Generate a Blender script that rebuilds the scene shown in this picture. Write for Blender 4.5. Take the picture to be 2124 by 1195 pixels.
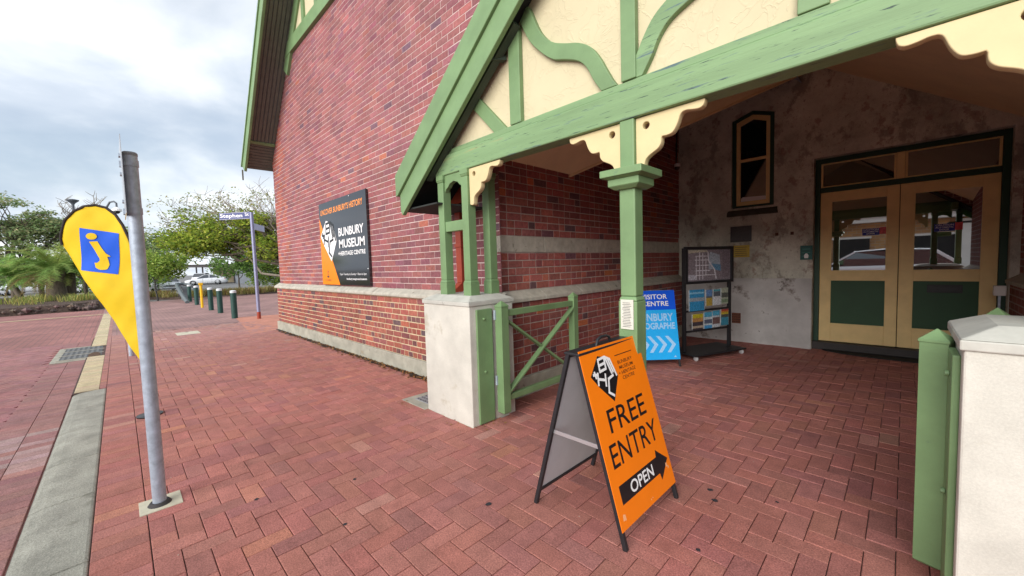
import bpy, bmesh, math, random
from mathutils import Vector, Matrix, noise as mnoise
random.seed(11)
rnd = random.random
def U(a, b): return a + (b - a) * random.random()
V = Vector
for _o in list(bpy.data.objects): bpy.data.objects.remove(_o)
sc = bpy.context.scene
COL = sc.collection
# ------------------------------------------------------------------ camera
FPX, YAW, PITCH, ROLL, EYE = 815.0, math.radians(-45.0), math.radians(-3.45), math.radians(-1.75), 1.5
_f = V((math.sin(YAW) * math.cos(PITCH), math.cos(YAW) * math.cos(PITCH), math.sin(PITCH)))
_r0 = V((math.cos(YAW), -math.sin(YAW), 0)); _u0 = _r0.cross(_f)
_r = _r0 * math.cos(ROLL) + _u0 * math.sin(ROLL); _u = -_r0 * math.sin(ROLL) + _u0 * math.cos(ROLL)
cam_d = bpy.data.cameras.new("camera"); cam = bpy.data.objects.new("camera", cam_d); COL.objects.link(cam)
cam_d.sensor_fit = 'HORIZONTAL'; cam_d.sensor_width = 36; cam_d.lens = 36 * FPX / 2124
cam_d.clip_start = 0.05; cam_d.clip_end = 2000
cam.matrix_world = Matrix(((_r.x, _u.x, -_f.x, 0), (_r.y, _u.y, -_f.y, 0), (_r.z, _u.z, -_f.z, EYE), (0, 0, 0, 1)))
sc.camera = cam
def in_view(p):
    """size ranking only: how large a piece shows (0 when outside the view)"""
    d = V(p) - V((0, 0, EYE)); z = d.dot(_f)
    if z < 0.2: return 0
    x, y = d.dot(_r) / z * FPX, d.dot(_u) / z * FPX
    if abs(x) > 1090 or abs(y) > 620: return 0
    return 1 / z
# ------------------------------------------------------------------ world, sun, exposure
SUN_AZ, SUN_EL = math.radians(164), math.radians(20)      # azimuth clockwise from +Y
w = bpy.data.worlds.new("World"); sc.world = w; w.use_nodes = True
nt = w.node_tree; nt.nodes.clear()
def N(t, **k):
    n = nt.nodes.new(t)
    for a, b in k.items(): setattr(n, a, b)
    return n
out = N("ShaderNodeOutputWorld"); bg = N("ShaderNodeBackground"); bg.inputs[1].default_value = 0.1
sky = N("ShaderNodeTexSky", sky_type='NISHITA'); sky.sun_disc = False
sky.sun_elevation = SUN_EL; sky.sun_rotation = SUN_AZ
tc = N("ShaderNodeTexCoord"); sep = N("ShaderNodeSeparateXYZ"); nt.links.new(tc.outputs['Generated'], sep.inputs[0])
zc = N("ShaderNodeMath", operation='MAXIMUM'); zc.inputs[1].default_value = 0.0; nt.links.new(sep.outputs[2], zc.inputs[0])
za = N("ShaderNodeMath", operation='ADD'); za.inputs[1].default_value = 0.22; nt.links.new(zc.outputs[0], za.inputs[0])
dx = N("ShaderNodeMath", operation='DIVIDE'); dy = N("ShaderNodeMath", operation='DIVIDE')
nt.links.new(sep.outputs[0], dx.inputs[0]); nt.links.new(za.outputs[0], dx.inputs[1])
nt.links.new(sep.outputs[1], dy.inputs[0]); nt.links.new(za.outputs[0], dy.inputs[1])
cb = N("ShaderNodeCombineXYZ"); nt.links.new(dx.outputs[0], cb.inputs[0]); nt.links.new(dy.outputs[0], cb.inputs[1])
cb.inputs[2].default_value = 3.1
n1 = N("ShaderNodeTexNoise"); n1.inputs['Scale'].default_value = 1.15; n1.inputs['Detail'].default_value = 7; n1.inputs['Roughness'].default_value = .52; n1.inputs['Distortion'].default_value = .25
nt.links.new(cb.outputs[0], n1.inputs['Vector'])
cr = N("ShaderNodeValToRGB"); cr.color_ramp.elements[0].position = .33; cr.color_ramp.elements[1].position = .64
cr.color_ramp.elements[0].color = (3.5, 4.15, 5.1, 1); cr.color_ramp.elements[1].color = (7.6, 7.8, 8.0, 1)
e = cr.color_ramp.elements.new(.47); e.color = (4.6, 5.15, 5.9, 1)
nt.links.new(n1.outputs[0], cr.inputs[0])
n2 = N("ShaderNodeTexNoise"); n2.inputs['Scale'].default_value = .8; n2.inputs['Detail'].default_value = 5
mp = N("ShaderNodeMapping"); mp.inputs['Location'].default_value = (4.2, 1.7, 0); nt.links.new(cb.outputs[0], mp.inputs[0]); nt.links.new(mp.outputs[0], n2.inputs['Vector'])
cv = N("ShaderNodeMapRange"); cv.inputs[1].default_value = .33; cv.inputs[2].default_value = .5; cv.inputs[3].default_value = .55; cv.inputs[4].default_value = 1
nt.links.new(n2.outputs[0], cv.inputs[0])
mx = N("ShaderNodeMix", data_type='RGBA'); nt.links.new(cv.outputs[0], mx.inputs[0]); nt.links.new(sky.outputs[0], mx.inputs[6]); nt.links.new(cr.outputs[0], mx.inputs[7])
nt.links.new(mx.outputs[2], bg.inputs[0]); nt.links.new(bg.outputs[0], out.inputs[0])
sd = bpy.data.lights.new("sun", 'SUN'); sd.energy = 2.9; sd.angle = math.radians(50); sd.color = (1, .965, .92)
sun = bpy.data.objects.new("sun", sd); COL.objects.link(sun)
_sd = V((math.sin(SUN_AZ) * math.cos(SUN_EL), math.cos(SUN_AZ) * math.cos(SUN_EL), math.sin(SUN_EL)))
sun.rotation_euler = _sd.to_track_quat('Z', 'Y').to_euler()
vs = sc.view_settings; vs.view_transform = 'Standard'; vs.look = 'None'; vs.gamma = 1; vs.use_curve_mapping = False; vs.exposure = 0.72
sc.render.engine = 'CYCLES'
sc.cycles.use_denoising = True; sc.cycles.max_bounces = 8; sc.cycles.diffuse_bounces = 5; sc.cycles.glossy_bounces = 4
# ------------------------------------------------------------------ materials
MATS = {}
def mat(name, col=(.5, .5, .5), rough=.7, var=.12, scale=6.0, attr=False, bump=0.0, bscale=40.0, spec=.35, metal=0.0, spots=None, stretch=(1, 1, 1), fine=0.0, big=0.0):
    """plain procedural material: base colour (or the piece's own colour), mottled, with fine relief; spots=(colour, threshold, scale)"""
    if name in MATS: return MATS[name]
    m = bpy.data.materials.new(name); m.use_nodes = True; t = m.node_tree; b = t.nodes["Principled BSDF"]; L = t.links.new
    b.inputs['Roughness'].default_value = rough; b.inputs['Metallic'].default_value = metal; b.inputs['Specular IOR Level'].default_value = spec
    c = t.nodes.new("ShaderNodeTexCoord"); mp = t.nodes.new("ShaderNodeMapping"); mp.inputs['Scale'].default_value = stretch; L(c.outputs['Object'], mp.inputs[0])
    if attr:
        a = t.nodes.new("ShaderNodeVertexColor"); a.layer_name = "Col"; src = a.outputs[0]
    else:
        a = t.nodes.new("ShaderNodeRGB"); a.outputs[0].default_value = (*col, 1); src = a.outputs[0]
    def noi(s, d=5, r=.6):
        n = t.nodes.new("ShaderNodeTexNoise"); n.inputs['Scale'].default_value = s; n.inputs['Detail'].default_value = d; n.inputs['Roughness'].default_value = r
        L(mp.outputs[0], n.inputs['Vector']); return n.outputs[0]
    def mul(src, fac, lo, hi, a0=.3, a1=.7):
        r = t.nodes.new("ShaderNodeMapRange"); r.inputs[1].default_value = a0; r.inputs[2].default_value = a1; r.inputs[3].default_value = lo; r.inputs[4].default_value = hi; L(fac, r.inputs[0])
        q = t.nodes.new("ShaderNodeMix"); q.data_type = 'RGBA'; q.blend_type = 'MULTIPLY'; q.inputs[0].default_value = 1; L(src, q.inputs[6]); L(r.outputs[0], q.inputs[7]); return q.outputs[2]
    if var: src = mul(src, noi(scale), 1 - var, 1 + var)
    if fine: src = mul(src, noi(130, 4, .8), 1 - fine, 1 + fine, .38, .62)
    if big: src = mul(src, noi(.7, 6, .62), 1 - big, 1 + big, .34, .66)
    if spots:
        for (sc_, th, ss) in spots:
            r = t.nodes.new("ShaderNodeMapRange"); r.inputs[1].default_value = th; r.inputs[2].default_value = th + .08; L(noi(ss, 6, .65), r.inputs[0])
            q = t.nodes.new("ShaderNodeMix"); q.data_type = 'RGBA'; L(r.outputs[0], q.inputs[0]); L(src, q.inputs[6]); q.inputs[7].default_value = (*sc_, 1); src = q.outputs[2]
    L(src, b.inputs['Base Color'])
    if bump:
        bp = t.nodes.new("ShaderNodeBump"); bp.inputs['Strength'].default_value = 1; bp.inputs['Distance'].default_value = bump
        L(noi(bscale, 6, .65), bp.inputs['Height']); L(bp.outputs[0], b.inputs['Normal'])
    MATS[name] = m; return m
def brickmat(name, c1, c2, mortar, bw, bh, ms=.008, plane='XY', var=.25, rough=.85):
    """for surfaces too far off to tell the bricks apart"""
    m = bpy.data.materials.new(name); m.use_nodes = True; t = m.node_tree; b = t.nodes["Principled BSDF"]; L = t.links.new
    c = t.nodes.new("ShaderNodeTexCoord"); s = t.nodes.new("ShaderNodeSeparateXYZ"); k = t.nodes.new("ShaderNodeCombineXYZ"); L(c.outputs['Object'], s.inputs[0])
    L(s.outputs['XYZ'.index(plane[0])], k.inputs[0]); L(s.outputs['XYZ'.index(plane[1])], k.inputs[1])
    br = t.nodes.new("ShaderNodeTexBrick"); L(k.outputs[0], br.inputs['Vector']); br.inputs['Scale'].default_value = 1
    br.inputs['Brick Width'].default_value = bw; br.inputs['Row Height'].default_value = bh; br.inputs['Mortar Size'].default_value = ms; br.inputs['Mortar Smooth'].default_value = .2
    br.inputs['Color1'].default_value = (*c1, 1); br.inputs['Color2'].default_value = (*c2, 1); br.inputs['Mortar'].default_value = (*mortar, 1)
    n = t.nodes.new("ShaderNodeTexNoise"); n.inputs['Scale'].default_value = .8; n.inputs['Detail'].default_value = 6; L(c.outputs['Object'], n.inputs['Vector'])
    r = t.nodes.new("ShaderNodeMapRange"); r.inputs[1].default_value = .3; r.inputs[2].default_value = .7; r.inputs[3].default_value = 1 - var; r.inputs[4].default_value = 1 + var; L(n.outputs[0], r.inputs[0])
    q = t.nodes.new("ShaderNodeMix"); q.data_type = 'RGBA'; q.blend_type = 'MULTIPLY'; q.inputs[0].default_value = 1; L(br.outputs[0], q.inputs[6]); L(r.outputs[0], q.inputs[7]); L(q.outputs[2], b.inputs['Base Color'])
    b.inputs['Roughness'].default_value = rough; MATS[name] = m; return m
def glassmat(name, tint, gloss, rough=.02):
    m = bpy.data.materials.new(name); m.use_nodes = True; t = m.node_tree; t.nodes.clear(); L = t.links.new
    o = t.nodes.new("ShaderNodeOutputMaterial"); x = t.nodes.new("ShaderNodeMixShader"); d = t.nodes.new("ShaderNodeBsdfDiffuse"); g = t.nodes.new("ShaderNodeBsdfGlossy")
    d.inputs[0].default_value = (*tint, 1); g.inputs[0].default_value = (.95, .97, 1, 1); g.inputs['Roughness'].default_value = rough
    x.inputs[0].default_value = gloss; L(d.outputs[0], x.inputs[1]); L(g.outputs[0], x.inputs[2]); L(x.outputs[0], o.inputs[0]); MATS[name] = m; return m
def leafmat(name, trans=.35):
    m = bpy.data.materials.new(name); m.use_nodes = True; t = m.node_tree; t.nodes.clear(); L = t.links.new
    o = t.nodes.new("ShaderNodeOutputMaterial"); x = t.nodes.new("ShaderNodeMixShader"); d = t.nodes.new("ShaderNodeBsdfDiffuse"); g = t.nodes.new("ShaderNodeBsdfTranslucent")
    a = t.nodes.new("ShaderNodeVertexColor"); a.layer_name = "Col"; L(a.outputs[0], d.inputs[0]); L(a.outputs[0], g.inputs[0]); x.inputs[0].default_value = trans
    L(d.outputs[0], x.inputs[1]); L(g.outputs[0], x.inputs[2]); L(x.outputs[0], o.inputs[0]); MATS[name] = m; return m
def plaster():
    m = mat("rough_cast_plaster", (.56, .495, .325), .85, .06, 2)
    t = m.node_tree; L = t.links.new; c = t.nodes.new("ShaderNodeTexCoord"); b = t.nodes["Principled BSDF"]
    n = t.nodes.new("ShaderNodeTexNoise"); n.inputs['Scale'].default_value = 4; n.inputs['Detail'].default_value = 3; n.inputs['Distortion'].default_value = 1.2; L(c.outputs['Object'], n.inputs['Vector'])
    v = t.nodes.new("ShaderNodeTexVoronoi"); v.feature = 'DISTANCE_TO_EDGE'; v.inputs['Scale'].default_value = 3.2
    ad = t.nodes.new("ShaderNodeVectorMath"); ad.operation = 'ADD'; L(c.outputs['Object'], ad.inputs[0]); L(n.outputs[1], ad.inputs[1]); L(ad.outputs[0], v.inputs['Vector'])
    r = t.nodes.new("ShaderNodeMapRange"); r.inputs[1].default_value = 0; r.inputs[2].default_value = .05; r.inputs[3].default_value = .8; r.inputs[4].default_value = 0; L(v.outputs[0], r.inputs[0])
    s = t.nodes.new("ShaderNodeMath"); s.operation = 'ADD'; L(r.outputs[0], s.inputs[0]); L(n.outputs[0], s.inputs[1])
    bp = t.nodes.new("ShaderNodeBump"); bp.inputs['Distance'].default_value = .006; bp.inputs['Strength'].default_value = .42; L(s.outputs[0], bp.inputs['Height']); L(bp.outputs[0], b.inputs['Normal']); return m
def stained():
    m = bpy.data.materials.new("stained_render"); m.use_nodes = True; t = m.node_tree; b = t.nodes["Principled BSDF"]; L = t.links.new
    c = t.nodes.new("ShaderNodeTexCoord")
    def noi(s, d, r, z=0, st=(1, 1, 1)):
        mp = t.nodes.new("ShaderNodeMapping"); mp.inputs['Location'].default_value = (z, z * .7, z * 1.3); mp.inputs['Scale'].default_value = st; L(c.outputs['Object'], mp.inputs[0])
        n = t.nodes.new("ShaderNodeTexNoise"); n.inputs['Scale'].default_value = s; n.inputs['Detail'].default_value = d; n.inputs['Roughness'].default_value = r; L(mp.outputs[0], n.inputs['Vector']); return n.outputs[0]
    a = t.nodes.new("ShaderNodeValToRGB"); el = a.color_ramp.elements; el[0].position = .3; el[0].color = (.26, .25, .21, 1); el[1].position = .7; el[1].color = (.76, .76, .66, 1); q = el.new(.5); q.color = (.54, .53, .455, 1)
    L(noi(1.3, 9, .74), a.inputs[0]); src = a.outputs[0]
    for s, z, th, col, st in ((2.3, 5, .53, (.17, .14, .115), (1.1, 1, .75)), (5.0, 9, .57, (.25, .15, .12), (1, 1, .8)), (9.0, 14, .60, (.60, .56, .47), (1, 1, 1)), (26., 3, .60, (.17, .15, .12), (1, 1, .5)), (48., 21, .60, (.72, .70, .62), (1, 1, 1)), (70., 31, .62, (.14, .12, .10), (1, 1, .7))):
        r = t.nodes.new("ShaderNodeMapRange"); r.inputs[1].default_value = th; r.inputs[2].default_value = th + .06; r.inputs[4].default_value = .62; L(noi(s, 7, .7, z, st), r.inputs[0])
        x = t.nodes.new("ShaderNodeMix"); x.data_type = 'RGBA'; L(r.outputs[0], x.inputs[0]); L(src, x.inputs[6]); x.inputs[7].default_value = (*col, 1); src = x.outputs[2]
    L(src, b.inputs['Base Color']); b.inputs['Roughness'].default_value = .9
    bp = t.nodes.new("ShaderNodeBump"); bp.inputs['Distance'].default_value = .006; L(noi(22, 7, .7), bp.inputs['Height']); L(bp.outputs[0], b.inputs['Normal'])
    MATS["stained_render"] = m; return m
M = {}
M['brick'] = mat("fired_brick", rough=.82, var=.22, scale=26, attr=True, bump=.0018, bscale=70, fine=.16, spec=.25, big=.17)
M['paver'] = mat("clay_paver", rough=.78, var=.14, scale=9, attr=True, bump=.0018, bscale=90, fine=.34, spec=.3, big=.08)
M['mortar_up'] = mat("pink_mortar", (.58, .46, .43), .95, .15, 8, bump=.001)
M['mortar_low'] = mat("sandy_mortar", (.56, .45, .29), .95, .2, 8, bump=.002)
M['mortar_in'] = mat("grey_mortar", (.42, .35, .31), .95, .25, 5, bump=.002)
M['sand'] = mat("joint_sand", (.085, .055, .048), .95, .35, 12)
M['green'] = mat("green_paint", (.165, .265, .122), .48, .14, 3.5, bump=.0012, bscale=34, stretch=(1, 1, 1), spots=[((.13, .21, .12), .66, 9)])
M['green_w'] = mat("weathered_green_paint", (.185, .295, .142), .55, .16, 5, bump=.005, bscale=7, stretch=(.14, 1, 2.0), spots=[((.085, .135, .145), .60, 20), ((.32, .31, .14), .65, 5), ((.028, .05, .045), .61, 52)])
M['green_dk'] = mat("dark_green_paint", (.02, .06, .035), .45, .12, 4)
M['cream'] = mat("cream_paint", (.62, .515, .285), .55, .06, 5, bump=.0008, bscale=30)
M['ochre'] = mat("ochre_paint", (.82, .61, .28), .5, .08, 5, bump=.0006, bscale=50)
M['plaster'] = plaster(); M['render'] = stained()
M['white_render'] = mat("white_pier_render", (.56, .54, .475), .85, .14, 3, bump=.003, bscale=18, fine=.06, spots=[((.46, .42, .33), .62, 2.6), ((.33, .31, .26), .68, 13)])
M['stone'] = mat("weathered_stone", (.43, .405, .34), .9, .2, 9, bump=.003, bscale=30, spots=[((.20, .19, .15), .62, 11), ((.55, .52, .43), .64, 17)])
M['concrete'] = mat("old_concrete", (.36, .345, .28), .92, .2, 5, bump=.003, bscale=25, spots=[((.22, .21, .18), .6, 9), ((.30, .24, .16), .66, 4)])
M['kerb'] = mat("kerb_concrete", (.30, .295, .25), .92, .25, 4, bump=.003, bscale=60, fine=.3, spots=[((.19, .185, .15), .62, 3)])
M['pale_conc'] = mat("pale_concrete", (.55, .52, .40), .9, .15, 8, bump=.0015, spots=[((.35, .27, .14), .62, 12)])
M['soffit'] = mat("grey_soffit_board", (.13, .135, .11), .8, .15, 8)
M['ceil'] = mat("cream_ceiling_board", (.80, .64, .38), .7, .06, 3)
M['dark'] = mat("dark_void", (.03, .028, .026), .9, .1, 4)
M['red'] = mat("red_painted_metal", (.30, .05, .025), .45, .1, 5)
M['galv'] = mat("galvanised_steel", (.40, .455, .53), .5, .2, 22, metal=.3, bump=.0004, bscale=60)
M['alu'] = mat("aluminium", (.62, .64, .66), .35, .06, 20, metal=.7)
M['steel_dk'] = mat("black_steel", (.022, .022, .025), .4, .15, 20)
M['black'] = mat("black_print", (.012, .012, .014), .35, .05, 10, spec=.5)
M['gloss_black'] = mat("gloss_black_board", (.013, .014, .017), .09, .05, 4, spec=1.0)
M['orange'] = mat("orange_print", (.92, .215, .006), .4, .03, 6)
M['orange2'] = mat("orange_sign_print", (.92, .24, .006), .25, .03, 6)
M['white'] = mat("white_print", (.82, .82, .82), .45, .03, 10)
M['pale_orange'] = mat("orange_lettering", (.85, .30, .07), .4, .05, 10)
M['grey_board'] = mat("grey_board_back", (.50, .51, .53), .55, .06, 5)
M['blue_dk'] = mat("deep_blue_print", (.008, .10, .72), .3, .04, 6)
M['blue_lt'] = mat("light_blue_print", (.02, .42, .92), .3, .04, 6)
M['blue_pale'] = mat("pale_blue_print", (.35, .62, .92), .35, .04, 6)
M['flag'] = mat("yellow_fabric", (.76, .52, .01), .7, .05, 6, bump=.0005, bscale=200)
M['flagblue'] = mat("blue_fabric", (.012, .105, .66), .7, .04, 6)
M['flagblack'] = mat("black_fabric", (.03, .022, .022), .8, .1, 6)
M['navy'] = mat("navy_sign", (.012, .025, .16), .35, .05, 8)
M['bollard'] = mat("dark_green_bollard", (.018, .06, .05), .5, .12, 8)
M['yellow_post'] = mat("yellow_paint", (.78, .44, .01), .5, .1, 8)
M['rubber'] = mat("black_rubber", (.02, .02, .02), .85, .15, 20)
M['tyre'] = mat("tyre_rubber", (.015, .015, .016), .8, .1, 20)
M['carwhite'] = mat("white_car_paint", (.72, .74, .77), .18, .02, 3, spec=.6)
M['carglass'] = glassmat("car_glass", (.012, .015, .018), .14)
M['pane'] = glassmat("door_glass", (.008, .011, .010), .5, .012)
M['pane_dk'] = glassmat("window_glass", (.008, .010, .013), .22, .02)
M['lamp'] = mat("lamp_lens", (.75, .75, .72), .2, .02, 5, spec=.7)
M['tail'] = mat("tail_lens", (.45, .02, .02), .2, .02, 5)
M['bark'] = mat("bark", (.13, .105, .08), .95, .3, 14, bump=.02, bscale=9, stretch=(1, 1, .3))
M['bark_pale'] = mat("pale_bark", (.25, .215, .17), .95, .25, 14, bump=.01, bscale=12)
M['leaf'] = leafmat("foliage", .45); M['grass'] = leafmat("grass_blades", .3); M['litter'] = leafmat("dry_leaves", .1)
M['mulch'] = mat("bark_mulch", (.085, .055, .042), .95, .45, 9, bump=.03, bscale=22)
M['asphalt'] = mat("grey_asphalt", (.19, .185, .18), .9, .15, 1.2, bump=.002, bscale=60)
M['metalroof'] = mat("white_metal_roof", (.66, .69, .72), .4, .05, .6)
M['greywall'] = mat("grey_fence_panel", (.16, .175, .20), .7, .1, .8)
M['timber_dk'] = mat("dark_timber", (.05, .045, .045), .7, .15, 6)
M['plaque_gr'] = mat("grey_plaque", (.075, .075, .08), .5, .15, 40)
M['plaque_br'] = mat("brass_plaque", (.45, .31, .05), .42, .1, 30, metal=.2)
M['plaque_wh'] = mat("white_plaque", (.62, .60, .52), .5, .08, 40)
M['teal'] = mat("dark_teal_sign", (.012, .10, .09), .4, .06, 20)
M['skin_print'] = mat("printed_colours", rough=.3, var=.5, scale=60, attr=True)
M['opp_stone'] = brickmat("honey_stone_wall", (.62, .33, .12), (.42, .22, .10), (.45, .38, .28), .42, .16, .012, 'XZ')
M['opp_white'] = mat("white_painted_eave", (.78, .75, .68), .6, .05, 3)
M['far_pave'] = brickmat("far_red_paving", (.34, .145, .125), (.27, .115, .105), (.16, .09, .08), .23, .115, .006)
M['far_pave2'] = brickmat("far_greyed_paving", (.33, .185, .165), (.28, .155, .145), (.17, .11, .10), .23, .115, .006)
M['far_brick'] = brickmat("plain_brickwork_X", (.27, .075, .06), (.20, .06, .055), (.38, .28, .25), .24, .086, .009, 'XZ')
M['far_brickY'] = brickmat("plain_brickwork_Y", (.27, .075, .06), (.20, .06, .055), (.38, .28, .25), .24, .086, .009, 'YZ')
# ------------------------------------------------------------------ builders
class MB:
    def __init__(s): s.v = []; s.f = []; s.m = []; s.sm = []; s.c = []
    def add(s, vs, fs, mi=0, smooth=False, col=None):
        k = len(s.v); s.v += [tuple(p) for p in vs]
        for f in fs: s.f.append([i + k for i in f]); s.m.append(mi); s.sm.append(smooth); s.c.append(col)
        return s
    def box(s, x0, x1, y0, y1, z0, z1, mi=0, col=None):
        return s.add([(x0, y0, z0), (x1, y0, z0), (x1, y1, z0), (x0, y1, z0), (x0, y0, z1), (x1, y0, z1), (x1, y1, z1), (x0, y1, z1)],
                     [(3, 2, 1, 0), (4, 5, 6, 7), (0, 1, 5, 4), (1, 2, 6, 5), (2, 3, 7, 6), (3, 0, 4, 7)], mi, False, col)
    def hexa(s, b, t, mi=0, col=None):          # two matching rings
        n = len(b); return s.add(list(b) + list(t), [tuple(range(n))[::-1], tuple(range(n, 2 * n))] + [(i, (i + 1) % n, n + (i + 1) % n, n + i) for i in range(n)], mi, False, col)
    def prism(s, poly, O, u, v, n, d0, d1, mi=0, col=None):   # polygon (CCW seen against n) in plane O,u,v pushed along n from d0 to d1
        O, u, v, n = V(O), V(u), V(v), V(n); b = [O + u * a + v * c + n * d0 for a, c in poly]; t = [O + u * a + v * c + n * d1 for a, c in poly]
        return s.hexa(b, t, mi, col)
    def flat(s, poly, O, u, v, n, d=0, mi=0, col=None):
        O, u, v, n = V(O), V(u), V(v), V(n); return s.add([O + u * a + v * c + n * d for a, c in poly], [tuple(range(len(poly)))], mi, False, col)
    def beam(s, a, b, wd, ht, up=(0, 0, 1), mi=0):
        a, b = V(a), V(b); d = (b - a).normalized(); x = d.cross(V(up)).normalized(); y = x.cross(d)
        q = [x * sx * wd / 2 + y * sy * ht / 2 for sx, sy in ((-1, -1), (1, -1), (1, 1), (-1, 1))]
        return s.hexa([a + p for p in q], [b + p for p in q], mi)
    def tube(s, pts, rad, n=10, mi=0, caps=True, col=None):
        pts = [V(p) for p in pts]; rad = rad if isinstance(rad, (list, tuple)) else [rad] * len(pts); rings = []; x = None
        for i, p in enumerate(pts):
            d = (pts[min(i + 1, len(pts) - 1)] - pts[max(i - 1, 0)]).normalized()
            if x is None: x = d.orthogonal().normalized()
            else: x = (x - d * x.dot(d)).normalized()
            y = d.cross(x); rings.append([p + (x * math.cos(2 * math.pi * k / n) + y * math.sin(2 * math.pi * k / n)) * rad[i] for k in range(n)])
        vs = [p for r in rings for p in r]
        fs = [(i * n + k, i * n + (k + 1) % n, (i + 1) * n + (k + 1) % n, (i + 1) * n + k) for i in range(len(pts) - 1) for k in range(n)]
        s.add(vs, fs, mi, True, col)
        if caps: s.add(rings[0][::-1], [tuple(range(n))], mi, False, col); s.add(rings[-1], [tuple(range(n))], mi, False, col)
        return s
    def lathe(s, prof, O=(0, 0, 0), n=16, axis='Z', mi=0):
        O = V(O); vs = []
        for r, h in prof:
            for k in range(n):
                a = 2 * math.pi * k / n; c, q = r * math.cos(a), r * math.sin(a)
                vs.append(O + (V((c, q, h)) if axis == 'Z' else V((c, h, q)) if axis == 'Y' else V((h, c, q))))
        m = len(prof); fs = [(i * n + k, i * n + (k + 1) % n, (i + 1) * n + (k + 1) % n, (i + 1) * n + k) for i in range(m - 1) for k in range(n)]
        fs += [tuple(range(n))[::-1], tuple(range((m - 1) * n, m * n))]
        return s.add(vs, fs, mi, False)
    def build(s, name, mats, parent=None, bevel=0, **props):
        me = bpy.data.meshes.new(name); me.from_pydata(s.v, [], s.f)
        for x in (mats if isinstance(mats, (list, tuple)) else [mats]): me.materials.append(x)
        me.polygons.foreach_set('material_index', s.m); me.polygons.foreach_set('use_smooth', s.sm)
        if any(c is not None for c in s.c):
            a = me.color_attributes.new("Col", 'FLOAT_COLOR', 'CORNER'); buf = []
            for f, c in zip(s.f, s.c):
                c = c or (.5, .5, .5)
                for _ in f: buf += [c[0], c[1], c[2], 1]
            a.data.foreach_set('color', buf)
        o = bpy.data.objects.new(name, me); COL.objects.link(o)
        if parent: put(o, parent)
        if bevel:
            md = o.modifiers.new("bevel", 'BEVEL'); md.width = bevel; md.segments = 2; md.limit_method = 'ANGLE'; md.angle_limit = .6; md.harden_normals = False
        for k, x in props.items(): o[k] = x
        return o
def wm(o):
    return (wm(o.parent) @ o.matrix_parent_inverse if o.parent else Matrix()) @ o.matrix_basis
def put(o, parent):
    o.parent = parent; o.matrix_parent_inverse = wm(parent).inverted()
def thing(name, label, cat, loc=(0, 0, 0), group=None, **k):
    o = bpy.data.objects.new(name, None); COL.objects.link(o); o.location = loc; o.empty_display_size = .2
    o["label"] = label; o["category"] = cat
    if group: o["group"] = group
    return o
def tag(o, label, cat, group=None):
    o["label"] = label; o["category"] = cat
    if group: o["group"] = group
    return o
def dup(root, loc, label, rz=0.0):
    r = root.copy(); COL.objects.link(r); r.location = loc; r.rotation_euler = (0, 0, rz); r["label"] = label
    for ch in list(root.children):
        c = ch.copy(); COL.objects.link(c); c.parent = r; c.matrix_parent_inverse = ch.matrix_parent_inverse.copy()
        for g in list(ch.children):
            d = g.copy(); COL.objects.link(d); d.parent = c; d.matrix_parent_inverse = g.matrix_parent_inverse.copy()
    return r
def box(name, m, parent, x0, x1, y0, y1, z0, z1, bevel=.004, **k): return MB().box(x0, x1, y0, y1, z0, z1).build(name, m, parent, bevel, **k)
XA, YA, ZA = V((1, 0, 0)), V((0, 1, 0)), V((0, 0, 1))
_txt = {}
def text_shape(s, bold):
    if (s, bold) in _txt: return _txt[(s, bold)]
    cu = bpy.data.curves.new("t", 'FONT'); cu.body = s; cu.size = 1; cu.offset = bold; cu.resolution_u = 3; cu.fill_mode = 'FRONT'
    ob = bpy.data.objects.new("t", cu); me = bpy.data.meshes.new_from_object(ob)
    vs = [(p.co.x, p.co.y) for p in me.vertices]; fs = [tuple(p.vertices) for p in me.polygons]
    x0 = min(p[0] for p in vs); x1 = max(p[0] for p in vs); y0 = min(p[1] for p in vs); y1 = max(p[1] for p in vs)
    vs = [((a - x0) / (x1 - x0), (b - y0) / (y1 - y0)) for a, b in vs]
    bpy.data.objects.remove(ob); bpy.data.curves.remove(cu); bpy.data.meshes.remove(me)
    _txt[(s, bold)] = (vs, fs); return vs, fs
def text(s, m, parent, O, u, v, n, x0, x1, y0, y1, d=.0015, bold=.012, name="lettering", shear=0.0):
    """flat printed lettering filling the rectangle x0..x1, y0..y1 of the plane O,u,v"""
    vs, fs = text_shape(s, bold); O, u, v, n = V(O), V(u), V(v), V(n)
    P = [O + u * (x0 + a * (x1 - x0) + shear * b * (y1 - y0)) + v * (y0 + b * (y1 - y0)) + n * d for a, b in vs]
    return MB().add(P, fs).build(name, m, parent)
def flatpart(name, m, parent, poly, O, u, v, n, d): return MB().flat(poly, O, u, v, n, d).build(name, m, parent)
def vary(c, a=.12, h=.05):
    k = 1 + U(-a, a); return tuple(max(.004, x * k * (1 + U(-h, h))) for x in c)
def pick(tab):
    t = sum(a for a, _ in tab); r = rnd() * t
    for a, c in tab:
        r -= a
        if r <= 0: return c
    return tab[-1][1]
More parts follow.
